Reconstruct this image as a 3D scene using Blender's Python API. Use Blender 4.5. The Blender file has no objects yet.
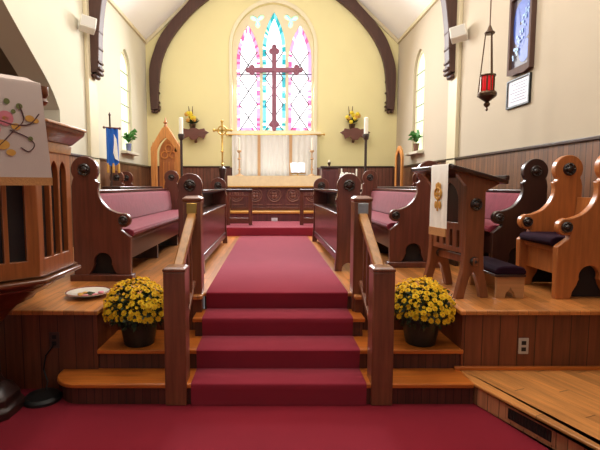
import bpy, bmesh, math, random
from mathutils import Vector, Matrix
from mathutils.geometry import tessellate_polygon
R = math.radians
PI = math.pi
sc = bpy.context.scene
COL = sc.collection
rnd = random.Random(7)

# ------------------------------------------------------------------ materials
def s2l(c):
    return tuple(((v/255)/12.92 if v/255 <= .04045 else ((v/255+.055)/1.055)**2.4) for v in c)

def new_mat(name):
    m = bpy.data.materials.new(name); m.use_nodes = True
    nt = m.node_tree
    return m, nt, nt.nodes['Principled BSDF']

def math_node(nt, op, a, b=None):
    n = nt.nodes.new('ShaderNodeMath'); n.operation = op
    for i, v in enumerate((a, b)):
        if v is None: continue
        if isinstance(v, (int, float)): n.inputs[i].default_value = v
        else: nt.links.new(v, n.inputs[i])
    return n.outputs[0]

def mix_col(nt, fac, a, b, mode='MIX'):
    n = nt.nodes.new('ShaderNodeMix'); n.data_type = 'RGBA'; n.blend_type = mode
    for sock, v in ((n.inputs[0], fac), (n.inputs[6], a), (n.inputs[7], b)):
        if isinstance(v, (int, float)): sock.default_value = v
        elif isinstance(v, tuple): sock.default_value = (*v[:3], 1)
        else: nt.links.new(v, sock)
    return n.outputs[2]

def obj_coord(nt, scale=(1, 1, 1), rot=(0, 0, 0)):
    t = nt.nodes.new('ShaderNodeTexCoord'); mp = nt.nodes.new('ShaderNodeMapping')
    mp.inputs['Scale'].default_value = scale; mp.inputs['Rotation'].default_value = rot
    nt.links.new(t.outputs['Object'], mp.inputs['Vector'])
    return mp.outputs[0]

def noise(nt, vec, scale, detail=3, rough=.55):
    n = nt.nodes.new('ShaderNodeTexNoise')
    n.inputs['Scale'].default_value = scale; n.inputs['Detail'].default_value = detail
    n.inputs['Roughness'].default_value = rough
    nt.links.new(vec, n.inputs['Vector'])
    return n.outputs['Fac']

def plain(name, col, rough=.6, metal=0, var=.0, vscale=6, bump=0, bscale=60, spec=.5, coat=0, sheen=0, emit=None, es=1):
    m, nt, b = new_mat(name)
    c = s2l(col)
    b.inputs['Roughness'].default_value = rough; b.inputs['Metallic'].default_value = metal
    b.inputs['Specular IOR Level'].default_value = spec
    b.inputs['Coat Weight'].default_value = coat
    if sheen:
        b.inputs['Sheen Weight'].default_value = sheen; b.inputs['Sheen Roughness'].default_value = .4
    vec = obj_coord(nt)
    n = noise(nt, vec, vscale)
    dark = tuple(v*(1-var) for v in c); lite = tuple(min(1, v*(1+var)) for v in c)
    nt.links.new(mix_col(nt, n, dark, lite), b.inputs['Base Color'])
    if bump:
        bn = nt.nodes.new('ShaderNodeBump'); bn.inputs['Strength'].default_value = bump; bn.inputs['Distance'].default_value = .01
        nt.links.new(noise(nt, vec, bscale), bn.inputs['Height']); nt.links.new(bn.outputs[0], b.inputs['Normal'])
    if emit:
        b.inputs['Emission Color'].default_value = (*s2l(emit), 1); b.inputs['Emission Strength'].default_value = es
    return m

def wood(name, col, axis='z', rough=.35, contrast=.45, period=0, paxis='x', groove=.06, rot=0, coat=.15, length=0):
    """grain runs along axis; period > 0 adds boards side by side along paxis"""
    m, nt, b = new_mat(name)
    c = s2l(col)
    sc_ = {'x': (1, 14, 14), 'y': (14, 1, 14), 'z': (14, 14, 1)}[axis]
    vec = obj_coord(nt, (1, 1, 1), (0, 0, rot))
    mp = nt.nodes.new('ShaderNodeMapping'); mp.inputs['Scale'].default_value = sc_
    nt.links.new(vec, mp.inputs['Vector'])
    gvec = mp.outputs[0]
    tint = None
    if period:
        sep = nt.nodes.new('ShaderNodeSeparateXYZ'); nt.links.new(vec, sep.inputs[0])
        u = math_node(nt, 'DIVIDE', sep.outputs['xyz'.index(paxis)], period)
        fl = math_node(nt, 'FLOOR', u); fr = math_node(nt, 'FRACT', u)
        wn = nt.nodes.new('ShaderNodeTexWhiteNoise'); wn.noise_dimensions = '2D'
        cmb = nt.nodes.new('ShaderNodeCombineXYZ'); nt.links.new(fl, cmb.inputs[0])
        if length:
            off = math_node(nt, 'MULTIPLY', fl, .37)
            v = math_node(nt, 'ADD', math_node(nt, 'DIVIDE', sep.outputs['xyz'.index(axis)], length), off)
            nt.links.new(math_node(nt, 'FLOOR', v), cmb.inputs[1])
        nt.links.new(cmb.outputs[0], wn.inputs['Vector'])
        tint = wn.outputs['Value']
        edge = math_node(nt, 'MINIMUM', fr, math_node(nt, 'SUBTRACT', 1.0, fr))
        gm = math_node(nt, 'LESS_THAN', edge, groove/2)
        if length:
            vf = math_node(nt, 'FRACT', v)
            gm = math_node(nt, 'MAXIMUM', gm, math_node(nt, 'LESS_THAN', vf, .006))
    n = noise(nt, gvec, 2.2, 4, .6)
    n2 = noise(nt, vec, 1.6, 2)
    f = math_node(nt, 'ADD', math_node(nt, 'MULTIPLY', n, .7), math_node(nt, 'MULTIPLY', n2, .3))
    rp = nt.nodes.new('ShaderNodeMapRange'); rp.inputs[1].default_value = .3; rp.inputs[2].default_value = .7
    nt.links.new(f, rp.inputs[0])
    dark = tuple(v*(1-contrast) for v in c); lite = tuple(min(1, v*(1+contrast)) for v in c)
    col_ = mix_col(nt, rp.outputs[0], dark, lite)
    if tint is not None:
        t2 = math_node(nt, 'ADD', math_node(nt, 'MULTIPLY', tint, .45), .72)
        tc = nt.nodes.new('ShaderNodeCombineXYZ')
        for i in range(3): nt.links.new(t2, tc.inputs[i])
        col_ = mix_col(nt, 1.0, col_, tc.outputs[0], 'MULTIPLY')
        col_ = mix_col(nt, gm, col_, tuple(v*.25 for v in c))
        bn = nt.nodes.new('ShaderNodeBump'); bn.inputs['Strength'].default_value = .5; bn.inputs['Distance'].default_value = .004
        nt.links.new(math_node(nt, 'SUBTRACT', 1.0, gm), bn.inputs['Height']); nt.links.new(bn.outputs[0], b.inputs['Normal'])
    nt.links.new(col_, b.inputs['Base Color'])
    b.inputs['Roughness'].default_value = rough
    b.inputs['Coat Weight'].default_value = coat; b.inputs['Coat Roughness'].default_value = .25
    return m

def carpet(name, col, sheen=.35):
    m, nt, b = new_mat(name)
    c = s2l(col); vec = obj_coord(nt)
    n = noise(nt, vec, 220, 2); n2 = noise(nt, vec, 1.7, 3)
    f = math_node(nt, 'ADD', math_node(nt, 'MULTIPLY', n, .5), math_node(nt, 'MULTIPLY', n2, .5))
    nt.links.new(mix_col(nt, f, tuple(v*.65 for v in c), tuple(v*1.35 for v in c)), b.inputs['Base Color'])
    b.inputs['Roughness'].default_value = .95; b.inputs['Specular IOR Level'].default_value = .15
    b.inputs['Sheen Weight'].default_value = sheen; b.inputs['Sheen Roughness'].default_value = .45
    b.inputs['Sheen Tint'].default_value = (*s2l((255, 176, 196)), 1)
    bn = nt.nodes.new('ShaderNodeBump'); bn.inputs['Strength'].default_value = .4; bn.inputs['Distance'].default_value = .004
    nt.links.new(n, bn.inputs['Height']); nt.links.new(bn.outputs[0], b.inputs['Normal'])
    return m

def glow(name, col, strength, var=.15, scale=5):
    """daylit window glass"""
    m, nt, b = new_mat(name)
    c = s2l(col)
    vec = obj_coord(nt); n = noise(nt, vec, scale)
    colr = mix_col(nt, n, tuple(v*(1-var) for v in c), tuple(min(1, v*(1+var)) for v in c))
    nt.links.new(colr, b.inputs['Base Color']); nt.links.new(colr, b.inputs['Emission Color'])
    b.inputs['Emission Strength'].default_value = strength; b.inputs['Roughness'].default_value = .15
    return m

M = {}
M['wall_cream'] = plain('cream plaster', (230, 220, 168), .85, var=.05, vscale=1.2, bump=.05, spec=.2)
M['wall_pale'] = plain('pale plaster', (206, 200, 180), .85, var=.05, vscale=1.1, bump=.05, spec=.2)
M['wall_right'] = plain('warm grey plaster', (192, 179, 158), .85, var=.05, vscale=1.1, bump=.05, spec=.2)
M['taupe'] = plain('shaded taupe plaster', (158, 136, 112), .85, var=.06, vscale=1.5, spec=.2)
M['ceiling'] = plain('white ceiling', (240, 238, 234), .85, var=.03, vscale=1, spec=.2)
M['cream_trim'] = plain('cream paint', (214, 201, 168), .55, var=.05)
M['tracery'] = plain('pale tracery paint', (228, 218, 186), .6, var=.04)
M['wainscot_x'] = wood('wainscot boards back', (112, 68, 54), 'z', .45, .35, .085, 'x', .12, coat=.05)
M['wainscot_y'] = wood('wainscot boards side', (118, 78, 50), 'z', .42, .35, .085, 'y', .12, coat=.05)
M['front_boards'] = wood('chancel front boards', (114, 60, 36), 'z', .45, .4, .13, 'x', .05, coat=.05)
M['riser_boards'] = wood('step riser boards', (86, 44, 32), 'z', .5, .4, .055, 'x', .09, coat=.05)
M['riser_boards_diag'] = wood('platform riser boards', (184, 124, 88), 'z', .5, .4, .085, 'y', .07, coat=.05)  # lightened so the colour carries the window light on this riser
M['floor_oak'] = wood('oak strip floor', (202, 130, 68), 'y', .28, .3, .075, 'x', .03, coat=.3, length=1.3)
M['platform_oak'] = wood('oak platform floor', (216, 146, 80), 'y', .35, .35, .085, 'x', .008, rot=R(-21.2), coat=.2, length=1.1)
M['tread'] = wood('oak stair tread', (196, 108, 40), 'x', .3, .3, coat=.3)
M['pew'] = wood('mahogany stained pew wood', (98, 52, 40), 'z', .3, .4, coat=.35)
M['pew_y'] = wood('mahogany stained rail wood', (92, 48, 40), 'y', .3, .4, coat=.35)
M['pew_x'] = wood('mahogany stained cross wood', (96, 50, 40), 'x', .3, .4, coat=.35)
M['dark'] = wood('dark walnut wood', (52, 28, 24), 'y', .3, .4, coat=.3)
M['dark_z'] = wood('dark walnut upright', (50, 28, 24), 'z', .35, .4, coat=.25)
M['beam'] = wood('dark arched beam', (74, 46, 38), 'z', .5, .3, coat=0)
M['cross'] = wood('cross wood', (136, 78, 100), 'z', .5, .25, coat=0)
M['newel'] = wood('newel wood', (124, 74, 50), 'z', .32, .4, coat=.35)
M['rail_oak'] = wood('oak handrail', (168, 116, 58), 'y', .3, .35, coat=.3)
M['pulpit'] = wood('orange brown pulpit wood', (152, 88, 44), 'z', .32, .4, coat=.3)
M['pulpit_dark'] = wood('brown pulpit moulding', (112, 64, 38), 'x', .28, .4, coat=.4)
M['chair_oak'] = wood('golden oak chair', (180, 108, 56), 'z', .32, .3, coat=.3)
M['lectern'] = wood('lectern wood', (132, 80, 52), 'z', .35, .4, coat=.3)
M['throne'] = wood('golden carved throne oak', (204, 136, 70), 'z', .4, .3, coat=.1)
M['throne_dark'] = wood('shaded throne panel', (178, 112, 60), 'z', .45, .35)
M['stool_wood'] = wood('pale maple stool', (186, 136, 90), 'x', .4, .2)
M['altar_front'] = wood('carved altar front', (96, 52, 54), 'z', .4, .4, coat=.1)
M['altar_carve'] = wood('altar carving relief', (124, 80, 72), 'z', .45, .3)
M['gold_strip'] = wood('yellow oak nosing', (196, 142, 62), 'x', .35, .25)
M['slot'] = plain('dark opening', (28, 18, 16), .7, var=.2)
M['boss'] = plain('black carved boss', (40, 27, 24), .3, var=.3, vscale=30, coat=.3)
M['carpet'] = carpet('red nave carpet', (126, 25, 40), .15)
M['runner'] = carpet('red runner carpet', (138, 36, 52), 1.0)
M['cushion'] = plain('rose velvet', (128, 46, 62), .8, var=.3, vscale=11, bump=.25, bscale=22, spec=.2, sheen=.25)
M['purple'] = plain('dark purple upholstery', (40, 18, 34), .85, var=.2, vscale=10, bump=.1, bscale=60, spec=.1)
M['brass'] = plain('brass', (206, 164, 88), .28, 1, var=.15, vscale=20)
M['brass_dark'] = plain('aged bronze', (92, 72, 58), .35, .9, var=.25, vscale=25)
M['silver'] = plain('silver plate', (176, 182, 184), .35, .8, var=.25, vscale=40)
M['white_paint'] = plain('white plastic', (226, 222, 212), .5, var=.03)
M['grille'] = plain('grey speaker grille', (196, 192, 184), .7, var=.15, vscale=150)
M['candle'] = plain('white wax', (244, 240, 226), .5, var=.02)
M['linen'] = plain('white linen', (248, 245, 238), .85, var=.05, vscale=12, bump=.15, bscale=18, spec=.2)
M['cloth_grey'] = plain('pale pulpit cloth', (198, 182, 174), .85, var=.04, vscale=10, bump=.1, bscale=200, spec=.2)
M['altar_cloth'] = plain('cream gold brocade', (246, 230, 190), .75, var=.12, vscale=14, bump=.1, spec=.3)
M['dossal'] = plain('beige dossal cloth', (216, 213, 208), .85, var=.03, vscale=6, bump=.05, bscale=14, spec=.2)
M['orphrey'] = plain('tan orphrey band', (186, 146, 104), .8, var=.1, vscale=20)
M['gold_cloth'] = plain('gold embroidery', (206, 152, 66), .6, var=.2, vscale=30)
M['fringe'] = plain('gold brown fringe', (186, 132, 78), .8, var=.25, vscale=90, bump=.4, bscale=150)
M['blue'] = plain('blue banner cloth', (44, 104, 196), .7, var=.12, vscale=12, spec=.3)
M['emb_red'] = plain('rose embroidery', (206, 120, 132), .8, var=.15, vscale=20)
M['emb_green'] = plain('olive embroidery', (110, 116, 66), .8, var=.2, vscale=20)
M['emb_brown'] = plain('brown embroidery', (92, 62, 58), .8, var=.2, vscale=20)
M['pot_green'] = plain('dark green plastic', (20, 32, 32), .4, var=.1)
M['leaf_dark'] = plain('dark mum leaf', (36, 58, 26), .6, var=.4, vscale=20)
M['leaf'] = plain('bright leaf', (66, 132, 52), .5, var=.3, vscale=20)
M['bloom'] = plain('golden yellow petals', (255, 212, 34), .7, var=.05, vscale=40)
M['bloom_eye'] = plain('orange flower centre', (250, 186, 20), .7, var=.2, vscale=40)
M['yellow_flower'] = plain('yellow petals', (226, 200, 46), .6, var=.25, vscale=30)
M['terracotta'] = plain('brown pot', (118, 82, 64), .7, var=.15)
M['pot_blue'] = plain('blue glazed pot', (112, 120, 158), .3, var=.1)
M['black'] = plain('black plastic', (22, 24, 24), .45, var=.1)
M['outlet_brown'] = plain('brown outlet plate', (74, 52, 46), .4, var=.05)
M['outlet_white'] = plain('pale outlet plate', (190, 182, 170), .4, var=.05)
M['vent'] = plain('dark vent metal', (40, 34, 32), .5, .3, var=.1)
M['plate_white'] = plain('glazed plate', (232, 226, 214), .2, var=.05, coat=.3)
M['plate_green'] = plain('plate green painting', (70, 78, 58), .25, var=.3, vscale=30)
M['plate_rose'] = plain('plate rim brown', (150, 84, 70), .25, var=.2, vscale=30)
M['paper'] = plain('white paper', (214, 214, 224), .5, var=.1, vscale=14)
M['ink'] = plain('grey ink', (120, 120, 150), .6)
M['pic_dark'] = plain('picture brown ground', (70, 58, 70), .5, var=.25, vscale=8)
M['glare_blue'] = plain('deep blue picture glare', (52, 84, 176), .5, var=.3, vscale=10)
M['pic_pale'] = plain('picture pale blue', (120, 164, 214), .5, var=.2, vscale=18)
M['frame_wood'] = wood('carved picture frame', (92, 66, 56), 'z', .75, .3, coat=0)
def red_glass():
    m, nt, b = new_mat('red lamp glass')
    b.inputs['Base Color'].default_value = (.30, .006, .01, 1); b.inputs['Roughness'].default_value = .08
    b.inputs['Transmission Weight'].default_value = .35
    b.inputs['Emission Color'].default_value = (.9, .015, .02, 1); b.inputs['Emission Strength'].default_value = .4
    b.inputs['Coat Weight'].default_value = .5
    return m
M['red_glass'] = red_glass()
M['flame'] = glow('candle flame', (255, 170, 120), 6)
W = 1.5
M['g_white'] = glow('white window glass', (246, 246, 255), W, .06, 3)
M['g_pink'] = glow('pink glass', (226, 84, 150), .8)
M['g_rose'] = glow('pale pink glass', (236, 150, 192), .9)
M['g_lav'] = glow('lavender glass', (196, 160, 226), .95)
M['g_teal'] = glow('teal glass', (30, 158, 172), .8)
M['g_aqua'] = glow('pale aqua glass', (110, 204, 226), 1.0)
M['g_green'] = glow('pale green glass', (176, 224, 190), 1.0)
M['g_side'] = glow('pale green side glass', (216, 228, 190), 1.15, .12, 2)
M['lead'] = plain('lead came', (80, 78, 90), .6)

# ------------------------------------------------------------------ geometry helpers
class MB:
    def __init__(s):
        s.v = []; s.f = []; s.mi = []; s.cur = 0
    def _add(s, vs, fs):
        o = len(s.v); s.v += [tuple(v) for v in vs]
        s.f += [tuple(i+o for i in f) for f in fs]; s.mi += [s.cur]*len(fs)
        return s
    def box(s, x0, x1, y0, y1, z0, z1, rz=0, rx=0, ry=0):
        vs = [(x, y, z) for x in (x0, x1) for y in (y0, y1) for z in (z0, z1)]
        if rz or rx or ry:
            c = Vector(((x0+x1)/2, (y0+y1)/2, (z0+z1)/2))
            m = Matrix.Rotation(rz, 3, 'Z') @ Matrix.Rotation(ry, 3, 'Y') @ Matrix.Rotation(rx, 3, 'X')
            vs = [m @ (Vector(v)-c)+c for v in vs]
        return s._add(vs, [(0, 1, 3, 2), (4, 6, 7, 5), (0, 4, 5, 1), (2, 3, 7, 6), (0, 2, 6, 4), (1, 5, 7, 3)])
    def prism(s, pts, axis, a0, a1, holes=()):
        loops = [list(pts)]+[list(h) for h in holes]
        def area(l): return sum(l[i][0]*l[(i+1) % len(l)][1]-l[(i+1) % len(l)][0]*l[i][1] for i in range(len(l)))
        loops = [l if (area(l) > 0) == (k == 0) else l[::-1] for k, l in enumerate(loops)]
        flat = [p for l in loops for p in l]; n = len(flat)
        tris = tessellate_polygon([[Vector((p[0], p[1], 0)) for p in l] for l in loops])
        def P(p, a):
            return {'x': (a, p[0], p[1]), 'y': (p[0], a, p[1]), 'z': (p[0], p[1], a)}[axis]
        vs = [P(p, a0) for p in flat]+[P(p, a1) for p in flat]
        fs = []
        if not holes:
            fs = [tuple(range(n))[::-1], tuple(range(n, 2*n))]; tris = []
        for t in tris:
            (ax, ay), (bx, by), (cx, cy) = flat[t[0]], flat[t[1]], flat[t[2]]
            ar = (bx-ax)*(cy-ay)-(cx-ax)*(by-ay)
            if abs(ar) < 1e-12: continue
            if ar < 0: t = (t[0], t[2], t[1])
            fs.append((t[0], t[2], t[1])); fs.append((t[0]+n, t[1]+n, t[2]+n))
        o = 0
        for l in loops:
            k = len(l)
            for i in range(k):
                a, b = o+i, o+(i+1) % k
                fs.append((a, b, b+n, a+n))
            o += k
        return s._add(vs, fs)
    def lathe(s, prof, c=(0, 0, 0), n=20, axis='z', ph=0, sx=1, sy=1):
        vs = []; fs = []
        for r, h in prof:
            for i in range(n):
                a = ph+2*PI*i/n
                p, q = r*math.cos(a)*sx, r*math.sin(a)*sy
                v = {'z': (p, q, h), 'y': (p, h, q), 'x': (h, p, q)}[axis]
                vs.append((v[0]+c[0], v[1]+c[1], v[2]+c[2]))
        m = len(prof)
        for j in range(m-1):
            for i in range(n):
                a, b = j*n+i, j*n+(i+1) % n
                fs.append((a, b, b+n, a+n))
        if prof[0][0] > 1e-6: fs.append(tuple(range(n))[::-1])
        if prof[-1][0] > 1e-6: fs.append(tuple(range((m-1)*n, m*n)))
        return s._add(vs, fs)
    def tube(s, pts, r, n=8, caps=True):
        pts = [Vector(p) for p in pts]; vs = []; fs = []
        up = Vector((.13, .31, .94))
        for i, p in enumerate(pts):
            d = (pts[min(i+1, len(pts)-1)]-pts[max(i-1, 0)]).normalized()
            a = d.cross(up)
            if a.length < 1e-3: a = d.cross(Vector((1, 0, 0)))
            a.normalize(); b = d.cross(a)
            rr = r[i] if isinstance(r, (list, tuple)) else r
            for k in range(n):
                t = 2*PI*k/n; vs.append(p+a*rr*math.cos(t)+b*rr*math.sin(t))
        for j in range(len(pts)-1):
            for k in range(n):
                a, b = j*n+k, j*n+(k+1) % n; fs.append((a, b, b+n, a+n))
        if caps:
            fs.append(tuple(range(n))[::-1]); fs.append(tuple(range((len(pts)-1)*n, len(pts)*n)))
        return s._add(vs, fs)
    def bar(s, a, b, w, h):
        """rectangular bar from a to b, width w (level), height h"""
        a, b = Vector(a), Vector(b); d = (b-a).normalized()
        side = d.cross(Vector((0, 0, 1)))
        if side.length < 1e-4: side = Vector((1, 0, 0))
        side.normalize(); up = side.cross(d)
        vs = [p+side*sx*w/2+up*sz*h/2 for p in (a, b) for sx in (-1, 1) for sz in (-1, 1)]
        return s._add(vs, [(0, 1, 3, 2), (4, 6, 7, 5), (0, 4, 5, 1), (2, 3, 7, 6), (0, 2, 6, 4), (1, 5, 7, 3)])
    def ball(s, c, r, sx=1, sy=1, sz=1, n=12, m=8):
        prof = [(r*math.sin(PI*j/m), -r*math.cos(PI*j/m)) for j in range(m+1)]
        prof = [(max(p, 1e-5)*1.0, h*sz) for p, h in prof]
        return s.lathe(prof, c, n, sx=sx, sy=sy)
    def ring(s, c, R_, r, axis='y', n=24, m=8):
        vs = []; fs = []
        for i in range(n):
            a = 2*PI*i/n
            for j in range(m):
                b = 2*PI*j/m; rr = R_+r*math.cos(b); h = r*math.sin(b)
                p, q = rr*math.cos(a), rr*math.sin(a)
                v = {'z': (p, q, h), 'y': (p, h, q), 'x': (h, p, q)}[axis]
                vs.append((v[0]+c[0], v[1]+c[1], v[2]+c[2]))
        for i in range(n):
            for j in range(m):
                fs.append((i*m+j, ((i+1) % n)*m+j, ((i+1) % n)*m+(j+1) % m, i*m+(j+1) % m))
        return s._add(vs, fs)
    def quad(s, *p): return s._add(p, [tuple(range(len(p)))])
    def build(s, name, mat, parent=None, bevel=0, smooth=True, kind=None, angle=35):
        me = bpy.data.meshes.new(name)
        off = Vector((0, 0, 0)); q = parent
        while q is not None: off += q.location; q = q.parent
        own = Vector((0, 0, 0))
        me.from_pydata([tuple(Vector(v)-off) for v in s.v], [], s.f)
        mats = mat if isinstance(mat, (list, tuple)) else [mat]
        for m in mats: me.materials.append(m)
        if len(mats) > 1:
            for p, i in zip(me.polygons, s.mi): p.material_index = i
        bm = bmesh.new(); bm.from_mesh(me)
        bmesh.ops.remove_doubles(bm, verts=bm.verts, dist=1e-5)
        bmesh.ops.recalc_face_normals(bm, faces=bm.faces)
        bm.to_mesh(me); bm.free()
        if smooth:
            for p in me.polygons: p.use_smooth = True
            me.set_sharp_from_angle(angle=R(angle))
        o = bpy.data.objects.new(name, me); COL.objects.link(o)
        if parent: o.parent = parent
        if bevel:
            b = o.modifiers.new('bevel', 'BEVEL'); b.width = bevel; b.segments = 2; b.limit_method = 'ANGLE'; b.angle_limit = R(40)
            b.use_clamp_overlap = True
        if kind: o['kind'] = kind
        return o

def thing(name, label, cat, loc=(0, 0, 0), rz=0, group=None):
    o = bpy.data.objects.new(name, None); COL.objects.link(o); o.empty_display_size = .1
    o.location = loc; o.rotation_euler = (0, 0, rz); tag(o, label, cat, group); return o
def tag(o, label, cat, group=None):
    o['label'] = label; o['category'] = cat
    if group: o['group'] = group
    return o
def arc(cx, cy, r, a0, a1, n=10):
    return [(cx+r*math.cos(R(a0+(a1-a0)*i/n)), cy+r*math.sin(R(a0+(a1-a0)*i/n))) for i in range(n+1)]
def spline(pts, k=6):
    out = []
    for i in range(len(pts)-1):
        p0, p1, p2, p3 = pts[max(i-1, 0)], pts[i], pts[i+1], pts[min(i+2, len(pts)-1)]
        for j in range(k):
            t = j/k
            out.append(tuple(.5*(2*p1[d]+(p2[d]-p0[d])*t+(2*p0[d]-5*p1[d]+4*p2[d]-p3[d])*t*t+(3*p1[d]-p0[d]-3*p2[d]+p3[d])*t**3) for d in (0, 1)))
    out.append(pts[-1]); return out
def gothic(x0, x1, zb, zs, zt, n=10):
    """pointed arch outline, from bottom left counter clockwise"""
    w = (x1-x0)/2; h = zt-zs; c = (x0+x1)/2
    rr = (w*w+h*h)/(2*w)
    a = math.asin(min(1, h/rr)) if rr >= w else PI/2
    if h < w: a = PI-a if False else a
    right = [(x1-rr+rr*math.cos(a*i/n), zs+rr*math.sin(a*i/n)) for i in range(n+1)]
    left = [(2*c-x, z) for x, z in right[:-1]][::-1]
    return [(x0, zb), (x1, zb)]+right+left

# key levels
ZC, ZS, ZF = .60, .755, .965            # chancel floor, sanctuary floor, altar footpace
XL, XR, YB = -2.955, 3.05, 11.0          # side walls, back wall
CX = .06                                # axis of the church
EAVE = 4.94

# ------------------------------------------------------------------ the shell
MB().box(-6, XR+.3, -4, 3.5, -.1, 0).build('floor', M['carpet'], kind='structure')
# side platform, one step up
ex, ey = 1.40, 2.985; dx, dy = .36, -.93
far = (ex+dx*5.2, ey+dy*5.2)
MB().prism([(ex, ey), (far[0], far[1]), (XR, far[1]), (XR, 3.25), (ex, 3.25)], 'z', .128, .15).build('floor_platform', M['platform_oak'], kind='structure', bevel=.006)
ins = .012
MB().prism([(ex+ins, ey+.01), (far[0]+ins, far[1]), (XR, far[1]), (XR, 3.25), (ex+ins, 3.25)], 'z', 0.001, .129).build('baseboard_platform', M['riser_boards_diag'], kind='structure')

# chancel floor and its timber front
MB().prism([(-3.0, 3.195), (-1.25, 3.195), (-1.25, 3.64), (-.56, 3.64), (-.56, 3.755), (.70, 3.755), (.70, 3.64), (1.385, 3.64), (1.385, 3.195), (XR, 3.195), (XR, 8.10), (-3.0, 8.10)],
           'z', .565, ZC).build('floor_chancel', M['floor_oak'], kind='structure', bevel=.008)
MB().box(-3.0, -1.27, 3.225, 3.8, 0, .57).build('wall_chancel_left', M['front_boards'], kind='structure')
MB().box(1.41, XR, 3.225, 3.8, 0, .57).build('wall_chancel_right', M['front_boards'], kind='structure')
MB().box(-1.27, -.57, 3.68, 3.8, .2, .57).build('wall_niche_left', M['front_boards'], kind='structure')
MB().box(.71, 1.41, 3.68, 3.8, .2, .57).build('wall_niche_right', M['front_boards'], kind='structure')
MB().box(1.36, XR, 3.20, 3.23, .15, .175).build('baseboard_right', M['tread'], kind='structure', bevel=.004)
def rounded_left(x0, x1, y0, y1, r):
    return [(x1, y0), (x1, y1), (x0, y1)]+[(x0+r-r*math.cos(R(t)), y0+r-r*math.sin(R(t))) for t in range(0, 91, 10)]
st = MB(); rs = MB()
st.prism(rounded_left(-1.53, 1.40, 2.973, 3.26, .2), 'z', .117, .15)
rs.prism(rounded_left(-1.50, 1.40, 2.99, 3.26, .19), 'z', 0, .12)
st.box(-1.275, 1.425, 3.215, 3.70, .267, .30); rs.box(-1.27, 1.41, 3.24, 3.6, .10, .27)
st.box(-.62, .76, 3.503, 3.80, .417, .45); rs.box(-.60, .74, 3.52, 3.79, .25, .42)
rs.box(-.56, .70, 3.785, 3.82, .40, .57)
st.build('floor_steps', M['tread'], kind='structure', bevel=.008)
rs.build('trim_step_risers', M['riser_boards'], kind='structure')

# sanctuary and altar footpace
MB().box(-3.0, XR, 8.06, YB, ZC-.03, ZS).build('floor_sanctuary', M['runner'], kind='structure', bevel=.015)
MB().box(-1.5, 1.7, 9.56, YB, ZS, ZF-.05).build('floor_footpace', M['altar_front'], kind='structure')
MB().box(-1.52, 1.72, 9.53, YB, ZF-.05, ZF).build('trim_footpace', M['gold_strip'], kind='structure', bevel=.01)

# back wall with the east window opening
slope = .92
ridge = EAVE+(XR-CX)*slope
win_out = gothic(-.895, 1.045, 2.79, 4.78, 5.80, 14)
MB().prism([(XL-.3, 0), (XR+.3, 0), (XR+.3, EAVE-.1), (CX, ridge+.2), (XL-.3, EAVE-.1)], 'y', YB, YB+.45, [win_out]).build('wall_back', M['wall_cream'], kind='structure')
# raised frame around the window
fr_o = gothic(-.975, 1.125, 2.72, 4.78, 5.90, 14)
MB().prism(fr_o, 'y', YB-.03, YB, [win_out]).build('trim_window_frame', M['tracery'], kind='structure', bevel=.008)
LW = [(-.80, -.245, 4.50, 5.33), (-.175, .375, 4.72, 5.63), (.445, 1.0, 4.50, 5.33)]
holes = [gothic(a, b, 2.85, s, t, 10) for a, b, s, t in LW]
def trefoil(cx, cz, r, rot):
    pts = []
    for k in range(36):
        a = 2*PI*k/36
        rr = r*(.62+.38*math.cos(3*(a-rot)))
        pts.append((cx+rr*math.cos(a), cz+rr*math.sin(a)))
    return pts
tf = [trefoil(-.30, 5.44, .19, R(35)), trefoil(.50, 5.44, .19, R(145))]
win = MB().prism([(x, z) for x, z in win_out], 'y', YB+.10, YB+.20, holes+tf).build('window_1', M['tracery'], kind='structure', bevel=.012)
rr = random.Random(3)
SL = [M['g_white'], M['g_pink'], M['g_rose'], M['g_lav'], M['g_teal'], M['g_aqua'], M['g_green']]
pane = MB(); y = YB+.15
for li, ((a, b, s_, t), h) in enumerate(zip(LW, holes)):
    # walk the outline in even steps
    loop = h[1:]+[h[0]]
    segs = []; per = [h[0]]+h[1:]
    pts = []
    n = len(h); tot = 0; acc = []
    for i in range(n):
        p, q = h[i], h[(i+1) % n]; L = math.dist(p, q); acc.append((tot, L, p, q)); tot += L
    N = int(tot/.06)
    for k in range(N):
        d = tot*k/N
        for t0, L, p, q in acc:
            if t0 <= d <= t0+L+1e-9:
                f = (d-t0)/max(L, 1e-9); pts.append((p[0]+(q[0]-p[0])*f, p[1]+(q[1]-p[1])*f)); break
    c = ((a+b)/2, 0)
    w = .085
    def inset(p):
        x = c[0]+(p[0]-c[0])*(1-w/((b-a)/2))
        zz = p[1]
        if zz < 2.86: zz += .07
        if zz > s_: zz -= .14*(zz-s_)/(t-s_)
        return (x, zz)
    ins_ = [inset(p) for p in pts]
    opts = [1, 2, 2, 1, 3, 0, 2] if li != 1 else [4, 4, 5, 4, 5, 6, 0]
    for k in range(N):
        pane.cur = opts[rr.randrange(len(opts))]
        p, q, r_, u = pts[k], pts[(k+1) % N], ins_[(k+1) % N], ins_[k]
        pane.quad((p[0], y, p[1]), (q[0], y, q[1]), (r_[0], y, r_[1]), (u[0], y, u[1]))
    pane.cur = 0
    tris = tessellate_polygon([[Vector((p[0], p[1], 0)) for p in ins_]])
    pane._add([(p[0], y, p[1]) for p in ins_], [tuple(t_) for t_ in tris])
for t_ in tf:
    pane.cur = 6
    cc = (sum(p[0] for p in t_)/len(t_), sum(p[1] for p in t_)/len(t_))
    for k in range(len(t_)):
        p, q = t_[k], t_[(k+1) % len(t_)]
        pane.cur = 6 if k % 6 else 5
        pane.quad((cc[0], y, cc[1]), (p[0], y, p[1]), (q[0], y, q[1]))
pane.build('window_pane', SL, win, smooth=False)
ld = MB()
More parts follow.
